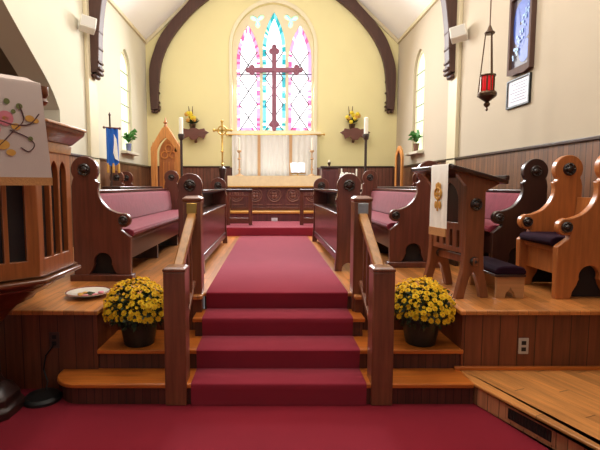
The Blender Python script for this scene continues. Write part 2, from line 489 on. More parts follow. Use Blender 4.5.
for a, b, s_, t in LW:
    w = b-a
    ld.box(a, b, YB+.12, YB+.14, 4.175, 4.195)
    for k in range(-1, 5):
        z0 = 2.85+k*.62
        for s in (1, -1):
            xa, xb = (a+.06, b-.06) if s > 0 else (b-.06, a+.06)
            za, zb = z0, z0+.62
            if zb > s_+.25 or zb < 2.9: continue
            if za < 2.85:
                f = (2.85-za)/(zb-za); xa = xa+(xb-xa)*f; za = 2.85
            ld.bar((xa, YB+.135, za), (xb, YB+.135, zb), .03, .022)
ld.build('window_lattice', M['lead'], win)
MB().box(-1.02, 1.22, YB-.10, YB+.08, 2.72, 2.79).build('trim_window_sill', M['tracery'], win, kind='structure', bevel=.01)

# side walls with a lancet each; the left wall also has a pointed opening to a shaded recess
lan = (9.10, 9.78, 2.20, 3.85, 4.28)
lanc = gothic(*lan)
archp = [(2.2, -.05), (6.44, -.05), (6.44, 2.45)]+spline([(6.44, 2.564), (6.18, 2.85), (5.60, 3.25), (5.13, 3.58), (4.32, 4.22)], 4)
archp += [(2*4.32-yv, z) for yv, z in archp[3:-1]][::-1]+[(2.2, 2.45)]
outer = [(-4, -.1), (2.2, -.1)]
outer = [(-4, 0)]+[(2.2, 0)]+[(p[0], p[1]) for p in archp[2:]][::-1]+[(6.44, 0), (YB, 0), (YB, 5.0), (-4, 5.0)]
MB().prism(outer, 'x', XL-.35, XL, [lanc]).build('wall_left', M['wall_pale'], kind='structure')
MB().prism([(-4, 0), (YB, 0), (YB, 5.0), (-4, 5.0)], 'x', XR, XR+.35, [lanc]).build('wall_right', M['wall_right'], kind='structure')
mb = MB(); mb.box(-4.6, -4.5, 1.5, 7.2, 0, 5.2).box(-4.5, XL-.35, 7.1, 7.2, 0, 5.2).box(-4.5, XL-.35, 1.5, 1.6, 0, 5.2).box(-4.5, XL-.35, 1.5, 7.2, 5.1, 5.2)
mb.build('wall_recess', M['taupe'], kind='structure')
for n_, X, sgn in ((2, XL, -1), (3, XR, 1)):
    xp = X+sgn*.05
    w_ = MB()
    small = gothic(lan[0]+.05, lan[1]-.05, lan[2]+.05, lan[3], lan[4]-.08)
    w_.prism(lanc, 'x', min(xp, xp+sgn*.06), max(xp, xp+sgn*.06), [small])
    wo = w_.build('window_%d' % n_, M['tracery'], kind='structure', bevel=.005)
    g = MB(); g.prism(small, 'x', xp+sgn*.02, xp+sgn*.04); g.build('window_pane', M['g_side'], wo, smooth=False)
    l_ = MB()
    for k in range(5): l_.box(xp, xp+sgn*.015, lan[0], lan[1], 2.5+.33*k, 2.51+.33*k)
    l_.build('window_lattice', M['lead'], wo)
    MB().box(min(X-sgn*.13, xp), max(X-sgn*.13, xp), lan[0]-.08, lan[1]+.08, lan[2]-.05, lan[2]+.004).build('window_sill', M['wall_pale'], wo, bevel=.008)

# sloped ceiling
for nm, x_e, x_s in (('ceiling', XL-.3, -1), ('ceiling_right', XR+.3, 1)):
    ze = ridge-abs(x_e-CX)*slope
    mb = MB()
    mb._add([(x_e, -4, ze), (CX, -4, ridge), (CX, YB, ridge), (x_e, YB, ze), (x_e, -4, ze+.15), (CX, -4, ridge+.15), (CX, YB, ridge+.15), (x_e, YB, ze+.15)],
            [(0, 1, 2, 3), (4, 7, 6, 5), (0, 4, 5, 1), (1, 5, 6, 2), (2, 6, 7, 3), (3, 7, 4, 0)])
    mb.build('ceiling' if x_s < 0 else 'ceiling_right', M['ceiling'], kind='structure')
# eaves and gable mouldings
mb = MB(); mb.box(XL, XL+.05, -4, YB, EAVE-.09, EAVE-.02).box(XR-.05, XR, -4, YB, EAVE-.09, EAVE-.02)
mb.build('trim_1', M['cream_trim'], kind='structure', bevel=.008)
mb = MB()
for s in (-1, 1):
    xe = XL if s < 0 else XR
    ze = ridge-abs(xe-CX)*slope
    mb.prism([(xe, ze), (CX, ridge), (CX, ridge-.10), (xe, ze-.10)], 'y', YB-.05, YB)
mb.build('trim_2', M['cream_trim'], kind='structure', bevel=.008)
# pilasters carrying the near arched rib
MB().box(XL, XL+.06, 7.36, 7.72, ZC, 4.85).build('trim_3', M['cream_trim'], kind='structure', bevel=.01)
MB().box(XR-.06, XR, 7.36, 7.72, ZC, 4.85).build('trim_4', M['cream_trim'], kind='structure', bevel=.01)
# wainscot
wz = 1.945
MB().box(XL, XL+.035, 6.52, YB, ZC-.02, wz).build('trim_5', M['wainscot_y'], kind='structure')
MB().box(XR-.035, XR, -4, YB, 0, wz-.02).build('trim_6', M['wainscot_y'], kind='structure')
MB().box(XL+.04, XR-.04, YB-.035, YB, ZS-.01, wz).build('trim_7', M['wainscot_x'], kind='structure')
mb = MB(); mb.box(XL, XL+.06, 6.50, YB, wz, wz+.035).box(XR-.06, XR, -4, YB, wz-.02, wz+.015).box(XL+.06, -.97, YB-.06, YB, wz, wz+.035).box(1.22, XR-.06, YB-.06, YB, wz, wz+.035)
mb.build('trim_8', M['dark'], kind='structure', bevel=.006)

# arched ribs
back_in = [(-2.645, 3.32), (-2.645, 3.60), (-2.63, 3.87), (-2.56, 4.38), (-2.37, 4.84), (-2.08, 5.24), (-1.74, 5.59), (-1.36, 5.89), (-.72, 6.46), (CX, 7.02)]
back_out = [(-2.83, 3.30), (-2.85, 3.75), (-2.845, 4.26), (-2.74, 4.64), (-2.59, 4.98), (-2.34, 5.32), (-1.96, 5.72), (-1.80, 5.89), (-1.0, 6.60), (CX, 7.22)]
near_in = [(-2.780, 3.340), (-2.760, 3.680), (-2.740, 4.030), (-2.660, 4.560), (-2.510, 4.980), (-2.190, 5.500), (-1.690, 6.060), (-0.890, 6.780), (CX, 7.2)]
near_out = [(-2.990, 3.320), (-2.990, 3.680), (-2.990, 4.180), (-2.950, 4.680), (-2.770, 5.130), (-2.430, 5.660), (-1.870, 6.260), (-1.040, 6.940), (CX, 7.4)]
for k, (yy, I_, O_, th) in enumerate(((YB-.13, back_in, back_out, .10), (7.46, near_in, near_out, .2))):
    L, O = spline(I_, 4), spline(O_, 4)
    mb = MB()
    lft = L+O[::-1]
    mb.prism(lft, 'y', yy, yy+th); mb.prism([(2*CX-x, z) for x, z in lft], 'y', yy, yy+th)
    b0 = I_[0][0]
    for s in (-1, 1):
        for (bx, bz, br) in ((.0, 3.21, .036), (-.06, 3.16, .042), (-.14, 3.17, .042), (.01, 3.28, .032), (.008, 3.38, .028), (.01, 3.60, .028), (.018, 3.86, .026)):
            xx = b0+bx; xx = xx if s < 0 else 2*CX-xx
            mb.lathe([(br*.6, yy-.01), (br, yy+.03), (br, yy+th-.03), (br*.6, yy+th+.01)], (xx, 0, bz+I_[0][1]-3.22), 10, 'y')
    mb.build('trim_%d' % (9+k), M['beam'], kind='structure', bevel=.01)

# ------------------------------------------------------------------ carpet runner
def runner():
    xl, xr = -.54, .66
    prof = [(2.966, .002), (2.969, .10), (2.966, .145), (2.976, .156), (3.225, .157), (3.217, .25), (3.209, .295), (3.219, .306),
            (3.51, .307), (3.502, .40), (3.496, .445), (3.506, .456), (3.775, .457), (3.755, .55), (3.747, .595), (3.757, .606), (5.5, .608), (8.05, .608)]
    th = .006
    vs = []; fs = []
    cx = (xl+xr)/2; n = len(prof)
    def fl(y_): return 1
    for (y_, z) in prof:
        h = (xr-xl)/2*fl(y_); vs.append((cx-h, y_, z)); vs.append((cx+h, y_, z))
    for i in range(n-1): fs.append((2*i, 2*i+1, 2*i+3, 2*i+2))
    mb = MB(); mb._add(vs, fs)
    # edges folded down to the floor
    for sd in (0, 1):
        for i in range(n-1):
            a, b = vs[2*i+sd], vs[2*i+2+sd]
            dn = Vector((0, .02, -.007))
            mb.quad(a, b, tuple(Vector(b)+dn), tuple(Vector(a)+dn))
    o = mb.build('carpet_runner', M['runner'], angle=50)
    return tag(o, 'long rose red carpet runner going up the steps to the altar', 'carpet')
runner()

# ------------------------------------------------------------------ stair railings
def railing(xc, side, plate, lab):
    t = thing('stair_railing', lab, 'railing', (xc, 3.03, 0), group=None)
    hw = .0735
    n1 = MB(); n1.box(xc-hw, xc+hw, 2.965, 3.11, 0, .925)
    n1.prism([(xc-hw, 0), (xc+hw, 0)], 'z', 0, 0) if False else None
    low = n1.build('newel_post', M['newel'], t, bevel=.006)
    c = MB(); c.lathe([(.104, .925), (.108, .933), (.108, .945), (.085, .957)], (xc, 3.038, 0), 4, ph=PI/4); c.build('post_cap', M['newel'], low, bevel=.004)
    n2 = MB(); n2.box(xc-hw, xc+hw, 3.70, 3.845, .45, 1.372)
    up = n2.build('newel_post', M['newel'], t, bevel=.006)
    c = MB(); c.lathe([(.104, 1.37), (.112, 1.382), (.112, 1.398), (.07, 1.418)], (xc, 3.772, 0), 4, ph=PI/4); c.build('post_cap', M['newel'], up, bevel=.004)
    p = MB(); p.box(xc-.042, xc+.042, 3.685, 3.70, 1.27, 1.36); po = p.build('bracket_plate', plate, up, bevel=.004)
    po['label'] = ('square brass plate' if plate is M['brass'] else 'square silver plate')+' near the top of the post'
    h = MB(); h.bar((xc, 3.70, 1.255), (xc, 3.085, .91), .07, .06); h.build('handrail', M['rail_oak'], t, bevel=.012)
    h = MB(); h.bar((xc, 3.70, .70), (xc, 3.085, .375), .05, .04); h.build('lower_rail', M['newel'], t, bevel=.006)
    for k in range(4):
        yb = 3.18+.13*k
        zt = 1.255-(3.70-yb)*.528-.028; zb = .70-(3.70-yb)*.528+.015
        b = MB(); b.box(xc-.017, xc+.017, yb-.017, yb+.017, zb, zt); b.build('baluster', M['newel'], t, bevel=.004)
railing(-.643, -1, M['brass'], 'dark wooden stair railing with brass plate, left of the carpeted steps')
railing(.765, 1, M['silver'], 'dark wooden stair railing with silver plate, right of the carpeted steps')

# ------------------------------------------------------------------ choir stalls
def stall_profile():
    # u from back (0) to front, z from floor; rounded head at the back, scroll arm at the front
    head = arc(.127, 1.05, .127, 215, -42, 18)
    p = [(0, 0.0), (0, .90), (.012, .955)]+head
    p += [(.232, .945), (.255, .935), (.25, .905)]
    p += spline([(.246, .88), (.252, .82), (.285, .75), (.35, .685), (.43, .65)], 4)
    p += arc(.478, .578, .068, 105, -120, 10)
    p += [(.455, .485), (.50, .455), (.545, .42), (.54, .30), (.535, 0)]
    p += [(.415, 0), (.405, .06), (.375, .11), (.362, .15)]+arc(.275, .185, .085, -20, 200, 12)+[(.188, .15), (.175, .11), (.145, .06), (.135, 0)]
    return p
PROF = stall_profile()
def rosette(parent, x, y_, z, r, axis='y', sgn=-1, mat=None):
    mb = MB()
    prof = [(r, 0), (r, sgn*.010), (r*.85, sgn*.018), (r*.62, sgn*.012), (r*.5, sgn*.016), (r*.38, sgn*.03), (r*.15, sgn*.036), (.0005, sgn*.036)]
    mb.lathe(prof, (x, y_, z), 20, axis)
    for k in range(6):
        a = 2*PI*k/6
        p, q = r*.7*math.cos(a), r*.7*math.sin(a)
        c = (x+p, y_+sgn*.015, z+q) if axis == 'y' else (x+sgn*.015, y_+p, z+q)
        mb.ball(c, r*.17, n=8, m=6)
    mb.build('rosette', mat or M['boss'], parent)
def stall(name, lab, cat, xb, front, y0, y1, mats, cushion, group=None, plinth=True, cut=True, rail=True, z0=ZC, back_top=.83, backmat=None):
    """seat running in depth; xb = back line, front = +1/-1 direction the sitter faces"""
    wd, wy = mats
    t = thing(name, lab, cat, (xb+front*.27, (y0+y1)/2, z0), group=group)
    X = lambda u: xb+front*u
    for k, ye in enumerate((y0, y1-.06)):
        mb = MB()
        mb.prism([(X(u), z0+z) for u, z in PROF], 'y', ye, ye+.06)
        e = mb.build('bench_end', wd, t, bevel=.007)
        if plinth:
            MB().box(min(X(-.03), X(.56)), max(X(-.03), X(.56)), ye-.025, ye+.085, z0, z0+.062).build('foot_rail', wd, e, bevel=.006)
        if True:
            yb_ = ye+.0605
            MB().box(min(X(.10), X(.43)), max(X(.10), X(.43)), yb_, yb_+.012, z0+.01, z0+.30).build('shade_panel', M['slot'], e)  # dark sheet paints in the shade inside the foot arch
        rosette(e, X(.127), ye, z0+1.05, .058)
        rosette(e, X(.478), ye, z0+.578, .045)
    ya, yb = y0+.06, y1-.06
    MB().box(min(X(.10), X(.50)), max(X(.10), X(.50)), ya, yb, z0+.37, z0+.41).build('seat', wy, t, bevel=.006)
    MB().box(min(X(.44), X(.47)), max(X(.44), X(.47)), ya, yb, z0+.18, z0+.37).build('seat_apron', M['dark'] if wd is M['pew'] else wy, t)
    mb = MB(); mb.prism([(X(.02), z0+.40), (X(.075), z0+.40), (X(.045), z0+back_top), (X(.0), z0+back_top)], 'y', ya, yb)
    mb.build('back_panel', backmat or wy, t, bevel=.004)
    if rail:
        MB().box(min(X(-.02), X(.07)), max(X(-.02), X(.07)), ya, yb, z0+back_top, z0+back_top+.03).build('back_rail', wy, t, bevel=.008)
    # seat cushion with a soft front roll
    mb = MB(); cs = [(.085, .41), (.50, .41), (.545, .42), (.56, .445), (.55, .475), (.51, .492), (.10, .488), (.085, .46)]
    mb.prism([(X(u), z0+z) for u, z in cs], 'y', ya+.01, yb-.01); mb.build('seat_cushion', cushion, t, bevel=.01)
    if rail:
        mb = MB(); cs = [(.075, .49), (.13, .49), (.135, .55), (.105, .79), (.085, .82), (.05, .82)]
        nseg = 1
        for k in range(nseg):
            a, b = ya+.01+(yb-ya-.02)*k/nseg, ya+.005+(yb-ya-.02)*(k+1)/nseg
            mb.prism([(X(u), z0+z) for u, z in cs], 'y', a, b)
        mb.build('back_cushion', cushion, t, bevel=.012)
    if y1-y0 > 2:
        for f in (.36, .68):
            yy = y0+(y1-y0)*f
            MB().box(min(X(.06), X(.45)), max(X(.06), X(.45)), yy, yy+.05, z0, z0+.37).build('support_panel', M['dark_z'], t)
    return t
stall('choir_stall', 'long dark choir stall with rose cushions, behind the left yellow flowers', 'choir stall', -1.86, 1, 4.22, 8.0, (M['pew'], M['pew_y']), M['cushion'])
stall('choir_stall', 'long dark choir stall with rose cushions, left of the lectern with white cloth', 'choir stall', 1.862, -1, 4.93, 7.9, (M['pew'], M['pew_y']), M['cushion'])
stall('choir_stall', 'dark rear choir stall with black rosette, against the right wall behind the oak armchair', 'choir stall', 2.83, -1, 4.6, 7.5, (M['dark_z'], M['dark']), M['cushion'])

# choir desks with rosette ends, facing the aisle
def desk(lab, xa, side, y0, y1):
    """xa = aisle face, side = +1 if the desk body lies to the right of it"""
    t = thing('choir_desk', lab, 'choir desk', (xa+side*.13, (y0+y1)/2, ZC))
    X = lambda u: xa+side*u
    body = [(-.005, 0), (.012, .25), (.016, .60), (.012, .72), (-.004, .755), (.012, .785)]+arc(.135, .905, .125, 205, -25, 18)+[(.258, .785), (.274, .755), (.258, .72), (.256, .60), (.262, .25), (.28, 0)]
    foot = [(.21, 0)]+arc(.14, .02, .07, 0, 180, 8)+[(.07, 0)]
    prof = body+foot
    for ye in (y0, y1-.06):
        mb = MB(); mb.prism([(X(u), ZC+z) for u, z in prof], 'y', ye, ye+.06)
        e = mb.build('desk_end', M['pew'], t, bevel=.007)
        rosette(e, X(.135), ye, ZC+.905, .06)
    ya, yb = y0+.06, y1-.06
    bx = lambda a, b, z0, z1, nm, m, bv=.005: MB().box(min(X(a), X(b)), max(X(a), X(b)), ya, yb, ZC+z0, ZC+z1).build(nm, m, t, bevel=bv)
    mb = MB(); mb.prism([(X(.015), ZC+.86), (X(.25), ZC+.80), (X(.25), ZC+.775), (X(.015), ZC+.835)], 'y', ya, yb); mb.build('book_rest', M['dark'], t, bevel=.005)
    bx(.03, .05, .17, .585, 'front_panel', M['pew_y'])
    bx(.01, .24, .585, .615, 'book_shelf', M['pew_y'])
    bx(.23, .25, .50, .80, 'back_board', M['dark'])
    bx(.02, .07, .10, .18, 'bottom_rail', M['dark'])
desk('dark choir desk with rosette end, left of the aisle carpet', -.675, -1, 4.56, 7.1)
desk('dark choir desk with rosette end, right of the aisle carpet', .69, 1, 4.70, 7.3)
def rear_desk(lab, x0, x1, y0, y1):
    t = thing('rear_choir_desk', lab, 'choir desk', ((x0+x1)/2, (y0+y1)/2, ZC))
    MB().box((x0+x1)/2-.02, (x0+x1)/2+.02, y0, y1, ZC, ZC+.86).build('front_panel', M['dark'], t, bevel=.004)
    MB().box(x0, x1, y0-.03, y1+.03, ZC+.86, ZC+.895).build('book_rest', M['dark'], t, bevel=.006)
rear_desk('low black choir desk behind the left choir stall', -2.22, -1.98, 6.0, 8.3)
rear_desk('low black choir desk behind the right choir stall', 2.0, 2.2, 5.0, 8.4)

# clergy chairs (single seats between two shaped ends)
def clergy(lab, xb, front, y0, wd, wy, cush, group=None, backmat=None):
    return stall('clergy_chair', lab, 'chair', xb, front, y0, y0+.60, (wd, wy), cush, rail=False, plinth=False, back_top=.80, backmat=backmat)
clergy('golden oak armchair with purple seat cushion, at the far right edge', 2.81, -1, 3.52, M['chair_oak'], M['chair_oak'], M['purple'])
clergy('dark wooden armchair by the left wall below the blue banner', -2.86, 1, 8.05, M['pew'], M['pew_y'], M['cushion'])

# ------------------------------------------------------------------ lectern
def lectern():
    t = thing('lectern', 'wooden reading lectern with sloped top and round bosses, right of the steps', 'lectern', (0, 0, 0))
    side = [(-.145, 0), (-.075, 0), (-.055, .09), (-.03, .17), (0, .215), (.03, .17), (.055, .09), (.075, 0), (.145, 0), (.125, .10), (.095, .22), (.085, .34), (.085, .86), (.20, .915), (.20, .945), (-.165, 1.03), (-.165, .99), (-.085, .90), (-.085, .34), (-.095, .22), (-.125, .10)]
    for k, yy in enumerate((0, .50)):
        mb = MB(); mb.prism(side, 'y', yy, yy+.05); p = mb.build('side_panel', M['lectern'], t, bevel=.006)
        rosette(p, .0, yy, .755, .05); rosette(p, .0, yy, .30, .036)
    ang = math.atan2(.085, .365)
    mb = MB(); mb.prism([(-.235, 1.065), (.245, .95), (.245, .915), (.235, .915), (-.235, 1.03)], 'y', -.05, .62); mb.build('book_board', M['dark'], t, bevel=.008)
    MB().box(.215, .25, -.05, .62, .945, .985).build('book_ledge', M['dark'], t, bevel=.006)
    MB().box(-.02, .02, -.03, .58, .27, .33).build('stretcher', M['lectern'], t, bevel=.006)
    pan = [(.05, .36), (.50, .36), (.50, .97), (.05, .97)]
    h = gothic(.13, .42, .60, .76, .93, 8)
    s1 = [(.10, .40), (.14, .40), (.14, .54), (.10, .54)]
    hs = [h]+[[(y_+d, z) for y_, z in s1] for d in (0, .10, .20, .30)]
    mb = MB(); mb.prism(pan, 'x', -.07, -.045, hs); mb.build('front_panel', M['lectern'], t, bevel=.004)
    MB().box(-.044, -.030, .05, .50, .36, .97).build('front_backing', M['dark_z'], t)
    t.location = (1.625, 3.55, ZC); t.rotation_euler = (0, 0, R(10))
    return t
lectern()
def hanging():
    t = thing('lectern_cloth', 'white hanging cloth with gold embroidery and gold fringe, draped on the lectern', 'cloth', (0, 0, 0))
    mb = MB(); n = 10; y0, y1 = .0, .25
    prof = [(-.05, 1.030), (-.15, 1.054), (-.225, 1.0725), (-.243, 1.072), (-.249, 1.055), (-.249, .9), (-.252, .75), (-.250, .56)]
    vs = []; fs = []
    for (x, z) in prof:
        for j in range(n+1):
            w = .004*math.sin(j*1.7+z*3) if z < 1 else 0
            vs.append((x+w, y0+(y1-y0)*j/n, z))
    for i in range(len(prof)-1):
        for j in range(n): a = i*(n+1)+j; fs.append((a, a+1, a+n+2, a+n+1))
    mb._add(vs, fs); mb.build('cloth', M['linen'], t)
    f = MB(); f.box(-.257, -.247, y0, y1, .50, .565); fo = f.build('fringe', M['fringe'], t); fo['label'] = 'gold brown fringe along the bottom'
    e = MB(); yc = (y0+y1)/2; xs = -.260
    e.box(xs, xs+.008, yc-.008, yc+.008, .70, .93); e.box(xs, xs+.008, yc-.05, yc+.05, .83, .85)
    e.ring((xs+.004, yc, .84), .045, .008, 'x', 18, 6)
    for s in (-1, 1): e.ball((xs+.004, yc+s*.03, .75), .02, .2, 1, 1.6); e.ball((xs+.004, yc+s*.025, .90), .016, .2, 1, 1.5)
    eo = e.build('embroidery', M['gold_cloth'], t)
    t.location = (1.625, 3.55, ZC); t.rotation_euler = (0, 0, R(10))
hanging()

# kneeler stool
t = thing('kneeling_stool', 'low pale wooden stool with dark purple padded top, beside the lectern', 'stool', (1.92, 3.8, ZC))
for yy in (3.56, 4.03):
    mb = MB(); a, b = 1.82, 2.045
    mb.prism([(a, ZC), (a+.07, ZC), (a+.085, ZC+.05), (a+.105, ZC+.062), (a+.1125, ZC+.085), (a+.12, ZC+.062), (a+.14, ZC+.05), (a+.155, ZC), (b, ZC), (b, ZC+.175), (a, ZC+.175)], 'y', yy, yy+.03)
    mb.build('end_board', M['stool_wood'], t, bevel=.004)
MB().box(1.80, 2.045, 3.54, 4.08, ZC+.175, ZC+.195).build('top_board', M['dark'], t, bevel=.004)
mb = MB(); mb.prism([(1.80, ZC+.195), (2.045, ZC+.195), (2.05, ZC+.22), (2.03, ZC+.25), (1.98, ZC+.262), (1.86, ZC+.262), (1.815, ZC+.25), (1.795, ZC+.22)], 'y', 3.54, 4.08); mb.build('cushion', M['purple'], t, bevel=.012)

# ------------------------------------------------------------------ pulpit
def pulpit():
    cx, cy = -1.93, 2.885; S = .46; RR = S/(2*math.sin(PI/8)); ph = PI/8
    t = thing('pulpit', 'octagonal orange brown wooden pulpit with dark pointed slots, at the left edge', 'pulpit', (cx, cy, 0))
    b = MB(); b.lathe([(.27, .0), (.27, .05), (.24, .07), (.24, .12), (.19, .15), (.15, .20)], (cx, cy, 0), 8, ph=ph); b.build('base', M['dark_z'], t, bevel=.008)  # base and pedestal coloured darker to paint in the shadow under the pulpit
    b = MB(); b.lathe([(.15, .19), (.13, .25), (.12, .52), (.14, .60)], (cx, cy, 0), 8, ph=ph); b.build('pedestal', M['dark_z'], t, bevel=.006)
    b = MB(); b.lathe([(.14, .59), (.20, .66), (.24, .70), (.34, .745), (.36, .77), (.42, .80), (.50, .855), (.545, .87), (.545, .885)], (cx, cy, 0), 8, ph=ph); b.build('lower_moulding', M['pulpit_dark'], t, bevel=.006)
    b = MB(); b.lathe([(.545, .884), (.60, .905), (RR+.05, .925), (RR+.05, .945), (RR, .96)], (cx, cy, 0), 8, ph=ph); b.build('bottom_cornice', M['pulpit_dark'], t, bevel=.006)
    ap = RR*math.cos(PI/8)
    for k in range(8):
        a = k*PI/4
        if abs(k-4) < 1: continue            # the way in from the stair, at the back
        nrm = Vector((math.cos(a), math.sin(a), 0)); tg = Vector((-math.sin(a), math.cos(a), 0))
        pan = MB()
        outl = [(-S/2, .955), (S/2, .955), (S/2, 1.72), (-S/2, 1.72)]
        hs = [gothic(c-.046, c+.046, 1.06, 1.58, 1.66, 6) for c in (-.118, 0, .118)]
        tmp = MB(); tmp.prism(outl, 'y', 0, .05, hs)
        tr = lambda v: Vector((cx, cy, v[2]))+nrm*(ap-v[1])+tg*v[0]
        pan._add([tr(v) for v in tmp.v], tmp.f)
        po = pan.build('side_panel', M['pulpit'], t, bevel=.004)
        bk = MB(); tmp = MB(); tmp.box(-S/2+.02, S/2-.02, .032, .045, 1.04, 1.68); bk._add([tr(v) for v in tmp.v], tmp.f)
        bk.build('slot_backing', M['slot'], po)
    b = MB(); b.lathe([(RR-.06, 1.775), (RR+.02, 1.775), (RR+.03, 1.785), (RR+.10, 1.845), (RR+.105, 1.868), (RR-.06, 1.868)], (cx, cy, 0), 8, ph=ph); b.build('rim_cornice', M['pulpit_dark'], t, bevel=.006)
    b = MB(); b.lathe([(RR-.07, 1.867), (RR+.115, 1.867), (RR+.115, 1.884), (RR-.07, 1.884)], (cx, cy, 0), 8, ph=ph); b.build('rim_top', M['stool_wood'], t, bevel=.004)
    b = MB(); b.lathe([(RR-.06, 1.71), (RR+.008, 1.71), (RR+.015, 1.76), (RR+.01, 1.777), (RR-.06, 1.777)], (cx, cy, 0), 8, ph=ph); b.build('rim_frieze', M['stool_wood'], t, bevel=.004)
    b = MB(); b.lathe([(RR+.03, .965), (RR-.05, .955), (.1, .955)], (cx, cy, 0), 8, ph=ph); b.build('floor_board', M['pulpit_dark'], t)
    # book desk over the front facet carrying the cloth
    a = -PI/4; nrm = Vector((math.cos(a), math.sin(a), 0)); tg = Vector((-math.sin(a), math.cos(a), 0))
    tr = lambda u, d, z: Vector((cx, cy, z))+nrm*(ap+d)+tg*u
    d = MB()
    pts = [(.115, 2.05), (.115, 2.02), (-.25, 2.12), (-.25, 2.15)]
    d._add([tr(s*.225, p, z) for s in (-1, 1) for p, z in pts], [(0, 1, 2, 3), (7, 6, 5, 4), (0, 4, 5, 1), (1, 5, 6, 2), (2, 6, 7, 3), (3, 7, 4, 0)])
    bd = d.build('book_desk', M['pulpit_dark'], t, bevel=.006)
    for s in (-1, 1):
        l = MB(); c = tr(s*.18, -.03, 0)
        l.lathe([(.02, 1.87), (.028, 1.90), (.016, 1.94), (.026, 1.98), (.026, 2.04)], (c.x, c.y, 0), 10); l.build('desk_post', M['pulpit_dark'], bd)
    l = MB(); c = tr(.262, .06, 0)
    l.lathe([(.018, 1.96), (.034, 1.98), (.022, 2.0), (.036, 2.02), (.036, 2.065), (.0005, 2.07)], (c.x, c.y, 0), 12); l.bar(tr(.20, .06, 2.045), tr(.262, .06, 2.045), .05, .03); l.build('desk_finial', M['pulpit_dark'], bd)
    # cloth
    c = thing('pulpit_cloth', 'pale cloth with embroidered flowers and gold band, hanging on the pulpit front', 'cloth', tr(0, .128, 1.5))
    m = MB(); nU = 12; hw = .242
    rows = [(-.10, 2.120), (0, 2.085), (.10, 2.060), (.122, 2.055), (.128, 2.04), (.128, 1.8), (.129, 1.545)]
    vs = [tr(-hw+(2*hw+.035-(.04 if z > 1.9 else .02 if z > 1.7 else 0))*j/nU, p, z+(.018 if z > 2 else 0)) for p, z in rows for j in range(nU+1)]
    fs = [(i*(nU+1)+j, i*(nU+1)+j+1, (i+1)*(nU+1)+j+1, (i+1)*(nU+1)+j) for i in range(len(rows)-1) for j in range(nU)]
    m._add(vs, fs); m.build('cloth_panel', M['cloth_grey'], c)
    m = MB(); q = [tr(u, p, z) for p in (.124, .134) for (u, z) in ((-hw, 1.548), (hw+.035, 1.548), (hw+.035, 1.503), (-hw, 1.503))]
    m._add(q, [(0, 1, 2, 3), (7, 6, 5, 4), (0, 4, 5, 1), (1, 5, 6, 2), (2, 6, 7, 3), (3, 7, 4, 0)]); fo = m.build('gold_band', M['fringe'], c)
    fo['label'] = 'gold band along the bottom edge'
    # embroidery: blossoms and scrolling stems
    e = MB()
    def blob(u, z, r, mi, sz=1.0, rot=0):
        e.cur = mi; n = 14
        v0 = [tr(u+r*math.cos(2*PI*k/n+rot)*1.0, .1335, z+r*sz*math.sin(2*PI*k/n+rot)) for k in range(n)]
        e._add(v0, [tuple(range(n))])
    def stem(pts, r=.004):
        e.cur = 3; e.tube([tr(u+.07, .132, z) for u, z in pts], r*.7, 6)
    stem(spline([(-.13, 1.66), (-.05, 1.72), (.02, 1.80), (.07, 1.86), (.05, 1.94)], 5), .005)
    stem(spline([(-.16, 1.88), (-.06, 1.85), (.02, 1.83), (.10, 1.84), (.15, 1.90)], 5), .005)
    stem(spline([(0, 1.80), (.08, 1.77), (.12, 1.73), (.09, 1.69), (.05, 1.71)], 5))
    for (u, z, r, mi) in ((-.02, 1.86, .05, 1), (-.08, 1.80, .045, 1), (.03, 1.82, .03, 0), (.10, 1.87, .03, 0), (.13, 1.86, .022, 0), (-.04, 1.72, .045, 0), (-.09, 1.70, .035, 0), (0, 1.68, .03, 0), (.05, 1.93, .028, 2), (-.01, 1.95, .026, 2), (.02, 1.90, .02, 2), (.10, 1.76, .022, 2), (-.13, 1.75, .03, 2), (-.15, 1.86, .04, 0), (-.02, 1.86, .02, 0), (-.08, 1.80, .016, 0)):
        blob(u+.07, z, r*(.6 if mi == 2 else .8), mi, .75 if mi == 0 else 1)
    e.build('embroidery', [M['gold_cloth'], M['emb_red'], M['emb_green'], M['emb_brown']], c)
pulpit()

